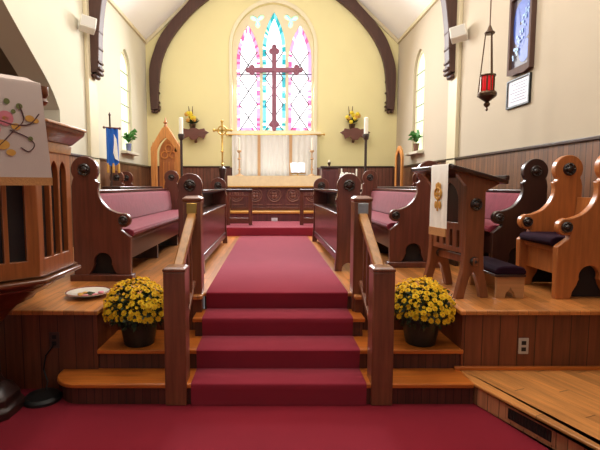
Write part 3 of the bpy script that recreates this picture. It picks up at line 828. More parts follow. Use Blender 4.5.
# ------------------------------------------------------------------ chrysanthemums
def bloom_mesh():
    mb = MB(); n = 10
    for lay, (r, h, tilt, ph) in enumerate(((.025, .004, .15, 0), (.018, .008, .3, .3), (.011, .011, .5, .1))):
        for k in range(n):
            a = 2*PI*k/n+ph; w = PI/n*.95
            p = [(.003*math.cos(a), .003*math.sin(a), h-.004), (r*.75*math.cos(a-w), r*.75*math.sin(a-w), h+r*.25*tilt), (r*math.cos(a), r*math.sin(a), h+r*.22*tilt), (r*.75*math.cos(a+w), r*.75*math.sin(a+w), h+r*.25*tilt)]
            mb.quad(*p)
    mb.cur = 1; mb.ball((0, 0, .013), .007, sz=.7, n=8, m=5)
    return mb
def mum(lab, x, y_, ang):
    t = thing('potted_chrysanthemum', lab, 'potted plant', (x, y_, .30), group=None)
    p = MB(); p.lathe([(.105, .30), (.11, .305), (.145, .49), (.155, .49), (.155, .515), (.14, .515), (.135, .49), (.02, .48)], (x, y_, 0), 24); p.build('pot', M['pot_green'], t)
    r_ = random.Random(ang)
    lf = MB()
    c0 = Vector((x, y_, .585))
    for k in range(900):
        th, u = r_.uniform(0, 2*PI), r_.uniform(-.75, .95)
        s = math.sqrt(1-u*u); rad = r_.uniform(.55, .95)
        d = Vector((s*math.cos(th), s*math.sin(th), u))
        p0 = c0+Vector((d.x*.245*rad, d.y*.235*rad, d.z*.20*rad))
        if p0.z < .47: p0.z = .47+r_.uniform(0, .03)
        q = Vector((r_.gauss(0, 1), r_.gauss(0, 1), r_.gauss(0, 1))).normalized()
        tg = (d+q*.9).normalized(); sd = tg.cross(q).normalized()
        L, w = r_.uniform(.03, .05), .011
        lf.quad(p0, p0+tg*L*.35+sd*w, p0+tg*L*.7+sd*w*.6, p0+tg*L, p0+tg*L*.7-sd*w*.6, p0+tg*L*.35-sd*w)
    lf.build('foliage', M['leaf_dark'], t, smooth=False)
    sp = []
    tries = 0
    while len(sp) < 300 and tries < 9000:
        tries += 1
        th, u = r_.uniform(0, 2*PI), r_.uniform(-.25, 1)
        s = math.sqrt(1-u*u); d = Vector((s*math.cos(th), s*math.sin(th), u))
        wob = 1+.07*math.sin(3*th+ang)+r_.uniform(-.05, .05)
        p0 = c0+Vector((d.x*.232*wob, d.y*.225*wob, d.z*.205*wob))
        if u < .1 and r_.random() < .55: continue
        if all((p0-q[0]).length > .037 for q in sp): sp.append((p0, d))
    cam = Vector((0, 0, 1.5))
    sp.sort(key=lambda q: -(q[1].dot((cam-q[0]).normalized())))
    proto = None
    base = bloom_mesh()
    rest = MB()
    for i, (p0, d) in enumerate(sp):
        dd = (d+Vector((r_.gauss(0, .2), r_.gauss(0, .2), .35))).normalized()
        rot = dd.to_track_quat('Z', 'Y'); sca = r_.uniform(.9, 1.2) if i % 9 else .55
        if i < 100:
            if proto is None:
                o = base.build('flower_head', [M['bloom'], M['bloom_eye']], None, smooth=False); o.parent = t; proto = o
            else:
                o = proto.copy(); COL.objects.link(o); o.parent = t
            o.location = p0-t.location; o.rotation_mode = 'QUATERNION'; o.rotation_quaternion = rot; o.scale = (sca,)*3
        else:
            m = Matrix.Translation(p0) @ rot.to_matrix().to_4x4() @ Matrix.Scale(sca, 4)
            off = len(rest.v); rest.v += [tuple(m @ Vector(v)) for v in base.v]
            rest.f += [tuple(a+off for a in f) for f in base.f]; rest.mi += base.mi
    o = rest.build('flower_heads', [M['bloom'], M['bloom_eye']], t, smooth=False); o['kind'] = 'stuff'
mum('yellow chrysanthemum in dark pot on the step, left of the stair railings', -1.0, 3.36, 3)
mum('yellow chrysanthemum in dark pot on the step, right of the stair railings', 1.155, 3.37, 5)

# ------------------------------------------------------------------ plate, outlets, vent, floor box
t = thing('decorative_plate', 'shallow painted plate with flower design lying on the wooden ledge', 'plate', (-1.49, 3.63, ZC))
p = MB(); p.lathe([(.07, ZC+.001), (.075, ZC+.004), (.13, ZC+.026), (.158, ZC+.032), (.158, ZC+.036), (.13, ZC+.031), (.08, ZC+.012), (.0005, ZC+.011)], (-1.49, 3.63, 0), 32); p.build('dish', M['plate_white'], t)
p = MB(); p.ring((-1.49, 3.63, ZC+.035), .152, .0045, 'z', 32, 6); p.build('painted_rim', M['plate_rose'], t)
p = MB()
for k in range(9):
    a = k*2.4; r_ = .02+.07*((k*.37) % 1)
    p.cur = k % 3
    p.lathe([(.022, ZC+.013+.006*(r_/.09)), (.022, ZC+.016+.010*(r_/.09)), (.012, ZC+.019+.010*(r_/.09))], (-1.49+r_*math.cos(a), 3.63+r_*math.sin(a), 0), 9)
p.build('painted_flowers', [M['plate_green'], M['gold_cloth'], M['emb_red']], t)

t.scale = (1.12, 1.12, 1.15)
def outlet(lab, x, y_, z, m, dark):
    t = thing('wall_outlet', lab, 'outlet', (x, y_, z-.06))
    MB().box(x-.037, x+.037, y_-.008, y_, z-.06, z+.06).build('cover_plate', m, t, bevel=.003)
    for dz in (-.024, .024):
        s = MB(); s.box(x-.017, x+.017, y_-.011, y_-.008, z+dz-.015, z+dz+.015); s.build('socket', dark, t, bevel=.003)
outlet('dark brown electrical outlet on the boards below the plate', -1.584, 3.225, .373, M['outlet_brown'], M['black'])
outlet('pale electrical outlet on the boards below the oak armchair', 1.864, 3.225, .328, M['outlet_white'], M['vent'])
# vent set in the platform riser
vx, vy = ex+ins+dx*.425, ey+.01+dy*.425
t = thing('floor_vent', 'dark grille vent set in the edge of the wooden side platform', 'vent', (vx, vy, .01))
va = math.atan2(dy, dx)
v = MB(); v.box(-.17, .17, -.006, .0, .012, .108); v.build('vent_frame', M['riser_boards_diag'], t)
for o in t.children: pass
v = MB(); v.box(-.145, .145, -.009, -.004, .026, .094); v.build('vent_opening', M['slot'], t)
v = MB()
for k in range(15): v.box(-.14+.02*k-.003, -.14+.02*k+.003, -.012, -.008, .028, .092)
v.build('vent_slats', M['vent'], t)
for o in list(t.children):
    o.data.transform(Matrix.Translation(t.location))   # built about the origin
t.rotation_euler = (0, 0, va)
t = thing('floor_box', 'black round floor device with a cable, below the left outlet', 'floor box', (-1.60, 3.05, 0))
p = MB(); p.lathe([(.125, 0), (.125, .02), (.11, .04), (.05, .05), (.0005, .052)], (-1.60, 3.05, 0), 24); p.build('housing', M['black'], t)
p = MB(); p.tube([(-1.60, 3.10, .045), (-1.62, 3.17, .08), (-1.66, 3.195, .16), (-1.645, 3.205, .26), (-1.60, 3.21, .32), (-1.584, 3.211, .35)], .006, 8); p.build('cable', M['black'], t)

# ------------------------------------------------------------------ altar and its furnishings
t = thing('altar', 'carved dark wooden altar table at the far end of the carpet', 'altar', (.10, 10.3, ZF))
MB().box(-.86, 1.05, 10.02, 10.6, ZF, 1.66).build('body', M['altar_front'], t, bevel=.006)
MB().box(-.92, 1.11, 9.97, 10.66, 1.66, 1.715).build('table_top', M['pew_x'], t, bevel=.008)
MB().box(-.88, 1.07, 9.99, 10.02, ZF, ZF+.07).build('plinth', M['pew_x'], t, bevel=.006)
for k in range(5):
    x = .095+(k-2)*.42
    c = MB()
    c.ring((x, 10.015, 1.30), .145, .016, 'y', 28, 8)
    c.ring((x, 10.015, 1.30), .10, .010, 'y', 24, 8)
    for a in range(4):
        c.ball((x+.045*math.cos(a*PI/2+PI/4), 10.012, 1.30+.045*math.sin(a*PI/2+PI/4)), .036, sy=.4)
    c.box(x-.16, x+.16, 10.005, 10.02, 1.08, 1.10)
    c.build('roundel_carving', M['altar_carve'], t)
for k in range(6):
    x = -.86+k*.382
    c = MB(); c.box(x-.022 if k else x, x+.022 if k < 5 else x, 9.998, 10.02, ZF+.07, 1.52); c.build('stile', M['altar_front'], t, bevel=.004)
t = thing('altar_cloth', 'cream and gold cloth covering the top of the altar', 'cloth', (.10, 10.3, 1.715))
MB().box(-.93, 1.12, 9.955, 10.66, 1.716, 1.726).build('top_linen', M['linen'], t, bevel=.004)
m = MB(); nn = 60
vs = []; fs = []
for j in range(nn+1):
    x = -.93+2.05*j/nn
    for z, a in ((1.726, 0), (1.66, .3), (1.49, 1)): vs.append((x, 9.95-.006*a*(1+math.sin(j*.9)), z))
for j in range(nn):
    for k in range(2): fs.append((3*j+k, 3*j+3+k, 3*j+4+k, 3*j+1+k))
m._add(vs, fs)
m.box(-.935, -.928, 9.95, 10.62, 1.50, 1.726).box(1.118, 1.125, 9.95, 10.62, 1.50, 1.726)
m.build('front_drop', M['altar_cloth'], t)
m = MB(); m.box(-.93, 1.12, 9.938, 9.952, 1.475, 1.50); m.build('hem_fringe', M['gold_cloth'], t)
# book stand with open book
t = thing('altar_book_stand', 'brass stand holding up the white open book on the altar', 'book stand', (.63, 10.25, 1.726))
s = MB(); s.box(.47, .79, 10.17, 10.20, 1.727, 1.745); s.box(.49, .51, 10.18, 10.38, 1.727, 1.745).box(.75, .77, 10.18, 10.38, 1.727, 1.745); s.bar((.63, 10.36, 1.735), (.63, 10.30, 1.96), .03, .02); s.build('legs', M['brass'], t)
s = MB(); s._add([(.46, 10.16, 1.78), (.80, 10.16, 1.78), (.80, 10.34, 2.02), (.46, 10.34, 2.02), (.46, 10.175, 1.77), (.80, 10.175, 1.77), (.80, 10.355, 2.01), (.46, 10.355, 2.01)], [(0, 1, 2, 3), (7, 6, 5, 4), (0, 4, 5, 1), (1, 5, 6, 2), (2, 6, 7, 3), (3, 7, 4, 0)]); s.box(.46, .80, 10.13, 10.17, 1.765, 1.785); s.build('rest', M['brass'], t)
bk = MB()
for s_ in (-1, 1):
    n = 6; vs = []
    for j in range(n+1):
        u = j/n; x = .63+s_*.165*u; bul = .022*math.sin(PI*min(1, u*1.15))+.006
        for (y_, z) in ((10.155, 1.792), (10.325, 2.02)): vs.append((x, y_-bul*.8, z+bul*.6))
    bk._add(vs, [(2*j, 2*j+2, 2*j+3, 2*j+1) for j in range(n)])
    vs2 = [(x, y_+.012, z-.008) for x, y_, z in vs]
    bk._add(vs2, [(2*j, 2*j+2, 2*j+3, 2*j+1) for j in range(n)])
    bk._add([vs[0], vs[-2], vs2[-2], vs2[0]], [(0, 1, 2, 3)])
tag(bk.build('open_book', M['paper']), 'large open white book resting on the altar stand', 'book')
# dossal curtain on a rod
t = thing('dossal_curtain', 'beige curtain with tan bands hanging behind the altar below the window', 'curtain', (.10, 10.8, 1.5))
m = MB(); nn = 120; vs = []; fs = []
for j in range(nn+1):
    x = -.90+2.02*j/nn; yy = 10.80+.012*math.sin(j*.8)
    vs += [(x, yy, 2.70), (x, yy, 1.0)]
fs = [(2*j, 2*j+2, 2*j+3, 2*j+1) for j in range(nn)]
m._add(vs, fs); m.build('curtain_cloth', M['dossal'], t)
for x in (-.26, .49):
    MB().box(x-.035, x+.035, 10.772, 10.786, 1.0, 2.70).build('tan_band', M['orphrey'], t)
m = MB(); m.tube([(-1.03, 10.80, 2.715), (1.28, 10.80, 2.715)], .014, 10)
for x in (-1.03, 1.28): m.ball((x, 10.80, 2.715), .028)
for x in (-.98, 1.23): m.tube([(x, 10.80, 2.715), (x, 10.965, 2.715)], .01, 8)
m.build('curtain_rod', M['brass'], t)
# great cross before the window
t = thing('wall_cross', 'large purple brown wooden cross with budded ends in front of the window', 'cross', (.10, 10.97, 3.0))
m = MB(); w = .052; zc = 4.255
m.box(.10-w, .10+w, 10.98, 11.05, 2.98, 4.68); m.build('upright', M['cross'], t, bevel=.01)
m = MB(); m.box(.10-.52, .10+.52, 10.972, 11.052, zc-w, zc+w); m.build('crossbar', M['cross'], t, bevel=.01)
for (x, z, dx_, dz_) in ((.10, 4.69, 0, 1), (.10, 2.98, 0, -1), (.10-.53, zc, -1, 0), (.10+.53, zc, 1, 0)):
    m = MB()
    for q in ((dx_*.05, dz_*.05), (dz_*.06, dx_*.06), (-dz_*.06, -dx_*.06)):
        m.lathe([(.03, 10.974), (.062, 10.984), (.062, 11.044), (.03, 11.054)], (x+q[0], 0, z+q[1]), 16, 'y')
    m.lathe([(.03, 10.97), (.055, 10.98), (.055, 11.048), (.03, 11.058)], (x+dx_*.10, 0, z+dz_*.10), 14, 'y')
    m.build('budded_end', M['cross'], t)
for s in (-1, 1): MB().box(.10+s*.02-.01, .10+s*.02+.01, 11.04, 11.11, 3.6+s*.3, 3.63+s*.3).build('wall_fixing', M['lead'], t)
# tall slim altar candlesticks
def altar_stick(lab, x):
    t = thing('altar_candlestick', lab, 'candlestick', (x, 10.5, 1.727), group='tall pale candlesticks on the altar')
    b = MB(); b.lathe([(.11, 1.727), (.11, 1.745), (.05, 1.765), (.02, 1.79), (.018, 1.86), (.04, 1.885), (.018, 1.91), (.016, 2.10), (.045, 2.125), (.016, 2.15), (.014, 2.26), (.055, 2.30), (.05, 2.32), (.0005, 2.32)], (x, 10.5, 0), 16); b.build('stick', M['orphrey'], t)
    b = MB(); b.lathe([(.022, 2.32), (.022, 2.60), (.004, 2.612)], (x, 10.5, 0), 12); b.build('candle', M['candle'], t)
altar_stick('slim candlestick with dark foot at the left end of the altar', -.71)
altar_stick('slim candlestick with white candle at the right end of the altar', .97)
m = MB(); m.box(.03, .16, 9.54, 9.558, ZS+.001, ZS+.07)
tag(m.build('small_plaque', M['paper']), 'tiny white card on the red step below the altar', 'card')

# communion rails
def crail(lab, x0, x1, xp):
    t = thing('communion_rail', lab, 'rail', ((x0+x1)/2, 8.6, ZS))
    MB().box(x0, x1, 8.54, 8.67, 1.385, 1.44).build('top_rail', M['dark'], t, bevel=.012)
    MB().box(x0+.03, x1-.03, 8.57, 8.63, ZS+.03, ZS+.14).build('bottom_rail', M['pew_x'], t, bevel=.006)
    MB().box(x0+.03, x1-.03, 8.58, 8.62, 1.29, 1.33).build('middle_rail', M['pew_x'], t, bevel=.006)
    for x in xp:
        MB().box(x-.035, x+.035, 8.565, 8.635, ZS, 1.385).build('post', M['pew'], t, bevel=.006)
crail('dark communion rail left of the altar steps', -1.9, -.335, (-1.86, -1.3, -.80, -.375))
crail('dark communion rail right of the altar steps', .565, 2.2, (.605, .98, 1.5, 2.15))

# processional cross
t = thing('processional_cross', 'brass processional cross on a dark pole, left of the altar', 'cross', (-.976, 9.3, ZS))
m = MB(); m.lathe([(.16, ZS), (.16, ZS+.04), (.06, ZS+.08), (.05, ZS+.9), (.075, 1.80), (.075, 1.86), (.03, 1.90)], (-.976, 9.3, 0), 12); m.build('stand', M['dark_z'], t)
m = MB(); m.lathe([(.018, 1.88), (.018, 1.93), (.035, 1.95), (.018, 1.97), (.016, 2.18), (.032, 2.20), (.016, 2.23), (.016, 2.50), (.0005, 2.51)], (-.976, 9.3, 0), 12); m.build('pole', M['brass'], t)
m = MB(); z = 2.63
m.box(-.996, -.956, 9.29, 9.31, 2.46, 2.80).box(-1.13, -.80, 9.29, 9.31, z-.022, z+.022)
m.ring((-.976, 9.30, z), .085, .014, 'y', 24, 8)
for (a, b) in ((-.976, 2.81), (-1.14, z), (-.79, z)): m.ball((a, 9.3, b), .032, sy=.5)
m.build('cross_head', M['brass'], t, bevel=.004)

# tall standing candles
def floor_candle(lab, x, y_):
    t = thing('processional_candle', lab, 'candlestick', (x, y_, ZS), group='tall floor candles beside the altar')
    m = MB(); m.lathe([(.15, ZS), (.15, ZS+.03), (.05, ZS+.06), (.03, ZS+.12), (.026, 2.40), (.05, 2.42), (.065, 2.50), (.06, 2.52), (.0005, 2.52)], (x, y_, 0), 14); m.build('pole', M['dark_z'], t)
    m = MB(); m.lathe([(.042, 2.52), (.042, 2.83), (.02, 2.845), (.0005, 2.845)], (x, y_, 0), 14); m.build('candle', M['candle'], t)
floor_candle('tall white candle on a dark pole, in front of the carved throne', -1.75, 8.98)
floor_candle('tall white candle on a dark pole, on the right side of the sanctuary', 1.89, 8.98)

# wall brackets with flower arrangements
def bracket(lab, flab, x, seed):
    z = 2.76
    t = thing('wall_bracket', lab, 'shelf', (x, 10.96, z-.2))
    MB().box(x-.26, x+.26, 10.72, 11.0, z-.025, z+.01).build('shelf_board', M['pew_x'], t, bevel=.006)
    m = MB()
    leaf = [(-.36, 0), (-.27, .05), (-.25, .10), (-.12, .075), (-.05, .11), (.05, .11), (.12, .075), (.25, .10), (.27, .05), (.36, 0), (.27, -.05), (.24, -.15), (.12, -.09), (.06, -.17), (-.06, -.17), (-.12, -.09), (-.24, -.15), (-.27, -.05)]
    m.prism([(x+a, z-.01+b) for a, b in leaf], 'y', 10.70, 10.73); m.build('carved_front', M['pew_x'], t, bevel=.008)
    m = MB(); m.prism([(10.74, z-.02), (11.0, z-.02), (11.0, z-.22)], 'x', x-.03, x+.03); m.build('support', M['pew'], t)
    f = thing('flower_arrangement', flab, 'flowers', (x-.05, 10.86, z+.01))
    v = MB(); v.lathe([(.05, z+.01), (.03, z+.04), (.065, z+.12), (.08, z+.20), (.07, z+.21)], (x-.05, 10.86, 0), 16); v.build('vase', M['brass_dark'], f)
    r_ = random.Random(seed)
    lf = MB()
    for k in range(90):
        d = Vector((r_.gauss(0, 1), r_.gauss(0, .7), abs(r_.gauss(.5, .7))+.15)).normalized(); L = r_.uniform(.12, .22)
        p0 = Vector((x-.05, 10.86, z+.22)); tip = p0+d*L; tip.y = min(tip.y, 10.95); q = d.cross(Vector((r_.gauss(0, 1), 0, 1))).normalized()*.022
        mid = p0+d*L*.6
        lf.quad(p0, mid+q, tip, mid-q)
    lf.build('leaves', M['leaf_dark'], f, smooth=False)
    for k in range(9):
        a = r_.uniform(0, 2*PI); rr_ = r_.uniform(.02, .15)
        c = (x-.05+rr_*math.cos(a), 10.80-r_.uniform(0, .04), z+.36+rr_*math.sin(a)*.8)
        b = MB(); b.ball(c, r_.uniform(.035, .055), sz=.85, n=9, m=6)
        for j in range(7): b.ball((c[0]+.035*math.cos(j*.9), c[1]-.01, c[2]+.035*math.sin(j*.9)), .018, n=6, m=4)
        b.build('blossom', M['yellow_flower'] if k % 4 else M['gold_cloth'], f)
    for dx_ in (-.05, .01):
        b = MB(); b.tube([(x-.06+dx_, 10.86, z+.40), (x-.06+dx_*1.6, 10.86, z+.62)], [.018, .008], 6); b.build('dark_spike', M['emb_brown'], f)
bracket('carved dark wall shelf left of the great window', 'yellow flower arrangement in a vase on the left wall shelf', -1.79, 4)
bracket('carved dark wall shelf right of the great window', 'yellow flower arrangement in a vase on the right wall shelf', 2.0, 9)

# carved gothic throne
def throne():
    y0 = 9.45; x0, x1 = -2.48, -1.86; c = (x0+x1)/2
    t = thing('gothic_throne', 'tall carved golden oak throne with gabled hood in the left corner', 'throne', (c, 9.75, ZS))
    o = [(x0+.05, ZS), (x1-.05, ZS), (x1-.05, 2.20), (x1+.0, 2.24), (x1+.0, 2.30), (c+.07, 2.70), (c, 2.74), (c-.07, 2.70), (x0, 2.30), (x0, 2.24), (x0+.05, 2.20)]
    h = gothic(x0+.12, x1-.12, 1.25, 2.16, 2.50, 10)
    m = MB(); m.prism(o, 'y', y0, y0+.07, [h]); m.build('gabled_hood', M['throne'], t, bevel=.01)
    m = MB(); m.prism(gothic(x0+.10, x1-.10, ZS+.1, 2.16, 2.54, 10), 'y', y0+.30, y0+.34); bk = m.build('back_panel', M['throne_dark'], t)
    m = MB()
    for (a, b, r_) in ((c-.09, 2.16, .07), (c+.09, 2.16, .07), (c, 2.30, .07)): m.ring((a, y0+.29, b), r_, .014, 'y', 20, 6)
    for a in (c-.12, c, c+.12): m.box(a-.012, a+.012, y0+.28, y0+.30, 1.35, 2.02)
    m.build('tracery', M['throne'], bk)
    for x in (x0, x1-.08):
        m = MB(); m.box(x, x+.08, y0-.03, y0+.42, ZS, 1.35); m.box(x+.005, x+.075, y0-.02, y0+.10, 1.35, 2.22)
        m.lathe([(.055, 2.22), (.06, 2.26), (.02, 2.36), (.0005, 2.42)], (x+.04, y0+.04, 0), 4, ph=PI/4); m.build('side_buttress', M['throne'], t, bevel=.006)
    m = MB(); m.lathe([(.035, 2.70), (.04, 2.74), (.02, 2.78), (.05, 2.81), (.02, 2.85), (.012, 2.90), (.0005, 2.92)], (c, y0+.035, 0), 10); m.build('finial', M['throne_dark'], t)
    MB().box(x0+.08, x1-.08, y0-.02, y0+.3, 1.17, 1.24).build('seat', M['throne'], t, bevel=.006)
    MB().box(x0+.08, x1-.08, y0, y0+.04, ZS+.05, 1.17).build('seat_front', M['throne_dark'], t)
throne()

# side chair with a gothic back, right corner
def side_chair():
    c, y_ = 2.74, 9.7
    t = thing('gothic_side_chair', 'narrow dark chair with pointed back, lit edge painted gold, in the right corner', 'chair', (c, y_, ZS))
    o = gothic(-.15, .15, ZS, 2.10, 2.36, 8); h = gothic(-.10, .10, 1.35, 2.05, 2.24, 8)
    a = R(78)
    def place(mb):
        m_ = Matrix.Rotation(-a, 4, 'Z')
        mb.v = [tuple((m_ @ Vector(v))+Vector((c, y_, 0))) for v in mb.v]; return mb
    place(MB().prism(o, 'y', .0, .05, [h])).build('back_frame', M['throne'], t, bevel=.008)  # golden frame colour paints the lit edge of a dark chair
    place(MB().prism(gothic(-.11, .11, 1.3, 2.05, 2.26, 8), 'y', .025, .04)).build('back_panel', M['dark_z'], t)
    place(MB().box(-.22, .22, -.42, .02, 1.12, 1.17)).build('seat', M['dark'], t, bevel=.006)
    for sx in (-.19, .15):
        place(MB().box(sx, sx+.04, -.41, -.37, ZS, 1.12)).build('leg', M['dark_z'], t)
    place(MB().box(-.21, .21, -.40, .0, 1.17, 1.23)).build('seat_cushion', M['cushion'], t, bevel=.02)
side_chair()
clergy('dark armchair beside the gothic side chair, below the right window plant', 2.98, -1, 8.1, M['pew'], M['pew_y'], M['cushion'])

# credence cupboard and table on the right
t = thing('credence_cupboard', 'dark panelled cupboard against the back wall right of the altar', 'cupboard', (1.32, 10.2, ZF))
MB().box(1.15, 1.51, 10.02, 10.5, ZF, 1.89).build('cabinet', M['altar_front'], t, bevel=.006)
MB().box(1.12, 1.54, 9.99, 10.52, 1.89, 1.92).build('top', M['dark'], t, bevel=.006)
d = MB().box(1.18, 1.48, 10.005, 10.02, ZF+.06, 1.84).build('door', M['altar_front'], t, bevel=.006)
m = MB(); m.ball((1.45, 9.995, 1.4), .015); m.build('knob', M['brass'], d)
t = thing('brass_candle_holder', 'small dark brass candle holder standing on the cupboard', 'candle holder', (1.33, 10.2, 1.92))
m = MB(); m.lathe([(.05, 1.92), (.045, 1.94), (.02, 1.96), (.035, 2.0), (.035, 2.03), (.02, 2.03)], (1.33, 10.2, 0), 14); m.build('base', M['brass_dark'], t)
m = MB(); m.lathe([(.02, 2.03), (.02, 2.075), (.005, 2.085)], (1.33, 10.2, 0), 10); m.build('candle_stub', M['candle'], t)
t = thing('credence_table', 'small table under a white cloth, beside the dark cupboard', 'table', (1.72, 9.9, ZF))
for x in (1.60, 1.92):
    for yy in (9.78, 10.02): MB().box(x-.02, x+.02, yy-.02, yy+.02, ZS if x > 1.7 else ZS, 1.50).build('leg', M['dark_z'], t)
MB().box(1.55, 1.97, 9.73, 10.07, 1.50, 1.53).build('table_top', M['dark'], t)
m = MB(); m.box(1.545, 1.975, 9.725, 10.075, 1.531, 1.54).box(1.54, 1.98, 9.715, 9.725, 1.33, 1.54); tag(m.build('table_cloth', M['linen'], bevel=.003), 'white cloth draped over the small side table', 'cloth')
for k, (x, yy) in enumerate(((1.545, 9.9), (1.88, 9.95))):
    t = thing('white_candle', ('slim white candle on the small side table, left one', 'slim white candle on the small side table, right one')[k], 'candle', (x+.02, yy, 1.54), group='candles on the side table')
    m = MB(); m.lathe([(.04, 1.54), (.04, 1.555), (.018, 1.57), (.018, 1.60)], (x+.02, yy, 0), 12); m.build('holder', M['brass'], t)
    m = MB(); m.lathe([(.016, 1.60), (.016, 1.87), (.004, 1.88)], (x+.02, yy, 0), 10); m.build('wax', M['candle'], t)
t = thing('white_flower_vase', 'white flowers in a pale vase on the small side table', 'flowers', (1.68, 9.82, 1.54))
m = MB(); m.lathe([(.04, 1.54), (.055, 1.58), (.035, 1.64), (.045, 1.66)], (1.68, 9.85, 0), 14); m.build('vase', M['plate_white'], t)
r_ = random.Random(2)
for k in range(9):
    c = (1.68+r_.uniform(-.13, .13), 9.82+r_.uniform(-.04, .06), 1.70+r_.uniform(-.03, .08)); m = MB()
    for j in range(6): m.ball((c[0]+.028*math.cos(j*1.05), c[1], c[2]+.028*math.sin(j*1.05)), .022, n=7, m=5)
    m.tube([c, (1.68, 9.85, 1.65)], .004, 5); m.build('white_blossom', M['linen'], t)

# banner
t = thing('banner', 'blue banner with white emblem and gold tassels on a pole by the left wall', 'banner', (-2.55, 7.9, ZC))
bx_, by_ = -2.67, 7.62
m = MB(); m.lathe([(.14, ZC), (.14, ZC+.03), (.03, ZC+.06), (.014, ZC+.1), (.014, 2.66), (.022, 2.68), (.0005, 2.73)], (bx_, by_, 0), 12); m.build('pole', M['dark_z'], t)
u = Vector((.80, .60, 0)); nrm = Vector((.60, -.80, 0)); cc = Vector((bx_+.03, by_-.02, 0))+nrm*.03
P_ = lambda a, d, z: tuple(cc+u*a+nrm*d+Vector((0, 0, z)))
m = MB(); m.tube([P_(-.13, 0, 2.46), P_(.13, 0, 2.46)], .014, 8); m.ball(P_(-.13, 0, 2.46), .022); m.ball(P_(.13, 0, 2.46), .022); m.build('crossbar', M['pew_x'], t)
m = MB(); n = 14; vs = []
for j in range(n+1):
    a = -.10+.20*j/n
    for z in (2.45, 2.15, 1.88): vs.append(P_(a, .016*math.sin(j*1.1), z-(.07*(1-abs(2*j/n-1)) if z < 1.9 else 0)))
m._add(vs, [(3*j+k, 3*j+3+k, 3*j+4+k, 3*j+1+k) for j in range(n) for k in range(2)]); m.build('cloth', M['blue'], t)
m = MB(); v = [P_(a, .03, z) for a, z in ((.02, 2.36), (.06, 2.28), (.075, 2.10), (.085, 1.92), (.03, 1.95), (.0, 2.05), (.015, 2.2))]
m._add(v, [tuple(range(7))]); m.build('emblem', M['linen'], t)
m = MB()
for a in (-.09, .0, .09): m.lathe([(.008, 1.90), (.02, 1.86), (.022, 1.76), (.018, 1.74)], P_(a, .02, -.02), 8)
m.build('tassels', M['gold_cloth'], t)

# plants on the side window sills
def sill_plant(lab, x, y_, potm, seed, up):
    z0 = lan[2]+.005
    t = thing('potted_plant', lab, 'potted plant', (x, y_, z0))
    m = MB(); m.lathe([(.04, z0), (.045, z0+.005), (.058, z0+.14), (.062, z0+.14), (.062, z0+.16), (.05, z0+.155), (.01, z0+.14)], (x, y_, 0), 16); m.build('pot', potm, t)
    r_ = random.Random(seed); lf = MB()
    for k in range(46):
        a = r_.uniform(0, 2*PI); L = r_.uniform(.18, .31); rise = r_.uniform(.3, 1.0)
        d = Vector((math.cos(a)*.7, math.sin(a), 0)); p = Vector((x, y_, z0+.17)); w = .025
        pts = [p, p+d*L*.3+Vector((0, 0, L*rise*.8)), p+d*L*.6+Vector((0, 0, L*rise)), p+d*L*.85+Vector((0, 0, L*rise*.75))]
        sd = Vector((-math.sin(a), math.cos(a), 0))*w
        for q in pts: q.x = (max(q.x, x-.05) if x < 0 else min(q.x, x+.05))
        lf.quad(pts[0], pts[1]+sd, pts[2]+sd*.9, pts[3], pts[2]-sd*.9, pts[1]-sd)
    lf.build('leaves', M['leaf'], t, smooth=False)
sill_plant('green leafy plant in a bluish pot on the left side window sill', XL+.065, 9.30, M['pot_blue'], 11, 1)
sill_plant('green leafy plant in a brown pot on the right side window sill', XR-.065, 9.30, M['terracotta'], 12, 1)

# loudspeakers
def speaker(lab, x, y_, z, rz, ry):
    t = thing('wall_speaker', lab, 'speaker', (x, y_, z))
    b = MB(); b.box(-.115, .115, -.09, .09, -.095, .095); o = b.build('cabinet', M['white_paint'], None, bevel=.012); o.parent = t
    g = MB(); g.box(-.10, .10, -.094, -.088, -.08, .08); g2 = g.build('grille', M['grille'], None, bevel=.003); g2.parent = t
    k = MB(); k.tube([(0, .08, 0), (0, .20, .02)], .02, 8); k2 = k.build('mount', M['white_paint'], None); k2.parent = t
    t.rotation_euler = (R(-14), ry, rz)
speaker('white loudspeaker on the left arched beam', -2.80, 7.15, 3.97, R(28), R(10))
speaker('white loudspeaker on the right arched beam', 2.90, 7.15, 3.83, R(-28), R(-10))

# hanging sanctuary lamp
lx, ly = 2.41, 5.1
t = thing('sanctuary_lamp', 'hanging bronze lamp with glowing red glass by the right wall', 'lamp', (lx, ly, 2.33))
m = MB(); m.tube([(lx, ly, 3.24), (lx, ly, ridge-(lx-CX)*slope)], .007, 6); m.build('hanging_rod', M['brass_dark'], t)
m = MB(); m.lathe([(.05, 3.16), (.055, 3.175), (.03, 3.20), (.012, 3.25), (.0005, 3.26)], (lx, ly, 0), 14); m.build('canopy', M['brass_dark'], t)
for k in range(3):
    a = 2*PI*k/3+.5; m = MB(); pts = []
    p0 = Vector((lx+.04*math.cos(a), ly+.04*math.sin(a), 3.17)); p1 = Vector((lx+.095*math.cos(a), ly+.095*math.sin(a), 2.50))
    N = 34
    for j in range(N+1):
        p = p0.lerp(p1, j/N); m.ball(p, .0085, sz=1.5, n=6, m=4)
    m.build('chain', M['brass_dark'], t)
m = MB(); m.lathe([(.052, 2.535), (.06, 2.55), (.064, 2.63), (.068, 2.71), (.064, 2.71), (.060, 2.63), (.056, 2.56), (.03, 2.545)], (lx, ly, 0), 20); m.build('red_glass', M['red_glass'], t)
m = MB(); m.lathe([(.004, 2.33), (.016, 2.345), (.01, 2.37), (.03, 2.39), (.035, 2.41), (.02, 2.43), (.06, 2.46), (.095, 2.49), (.10, 2.52), (.09, 2.54), (.03, 2.545)], (lx, ly, 0), 18); m.build('bowl', M['brass_dark'], t)
m = MB(); m.ring((lx, ly, 2.715), .074, .012, 'z', 24, 6)
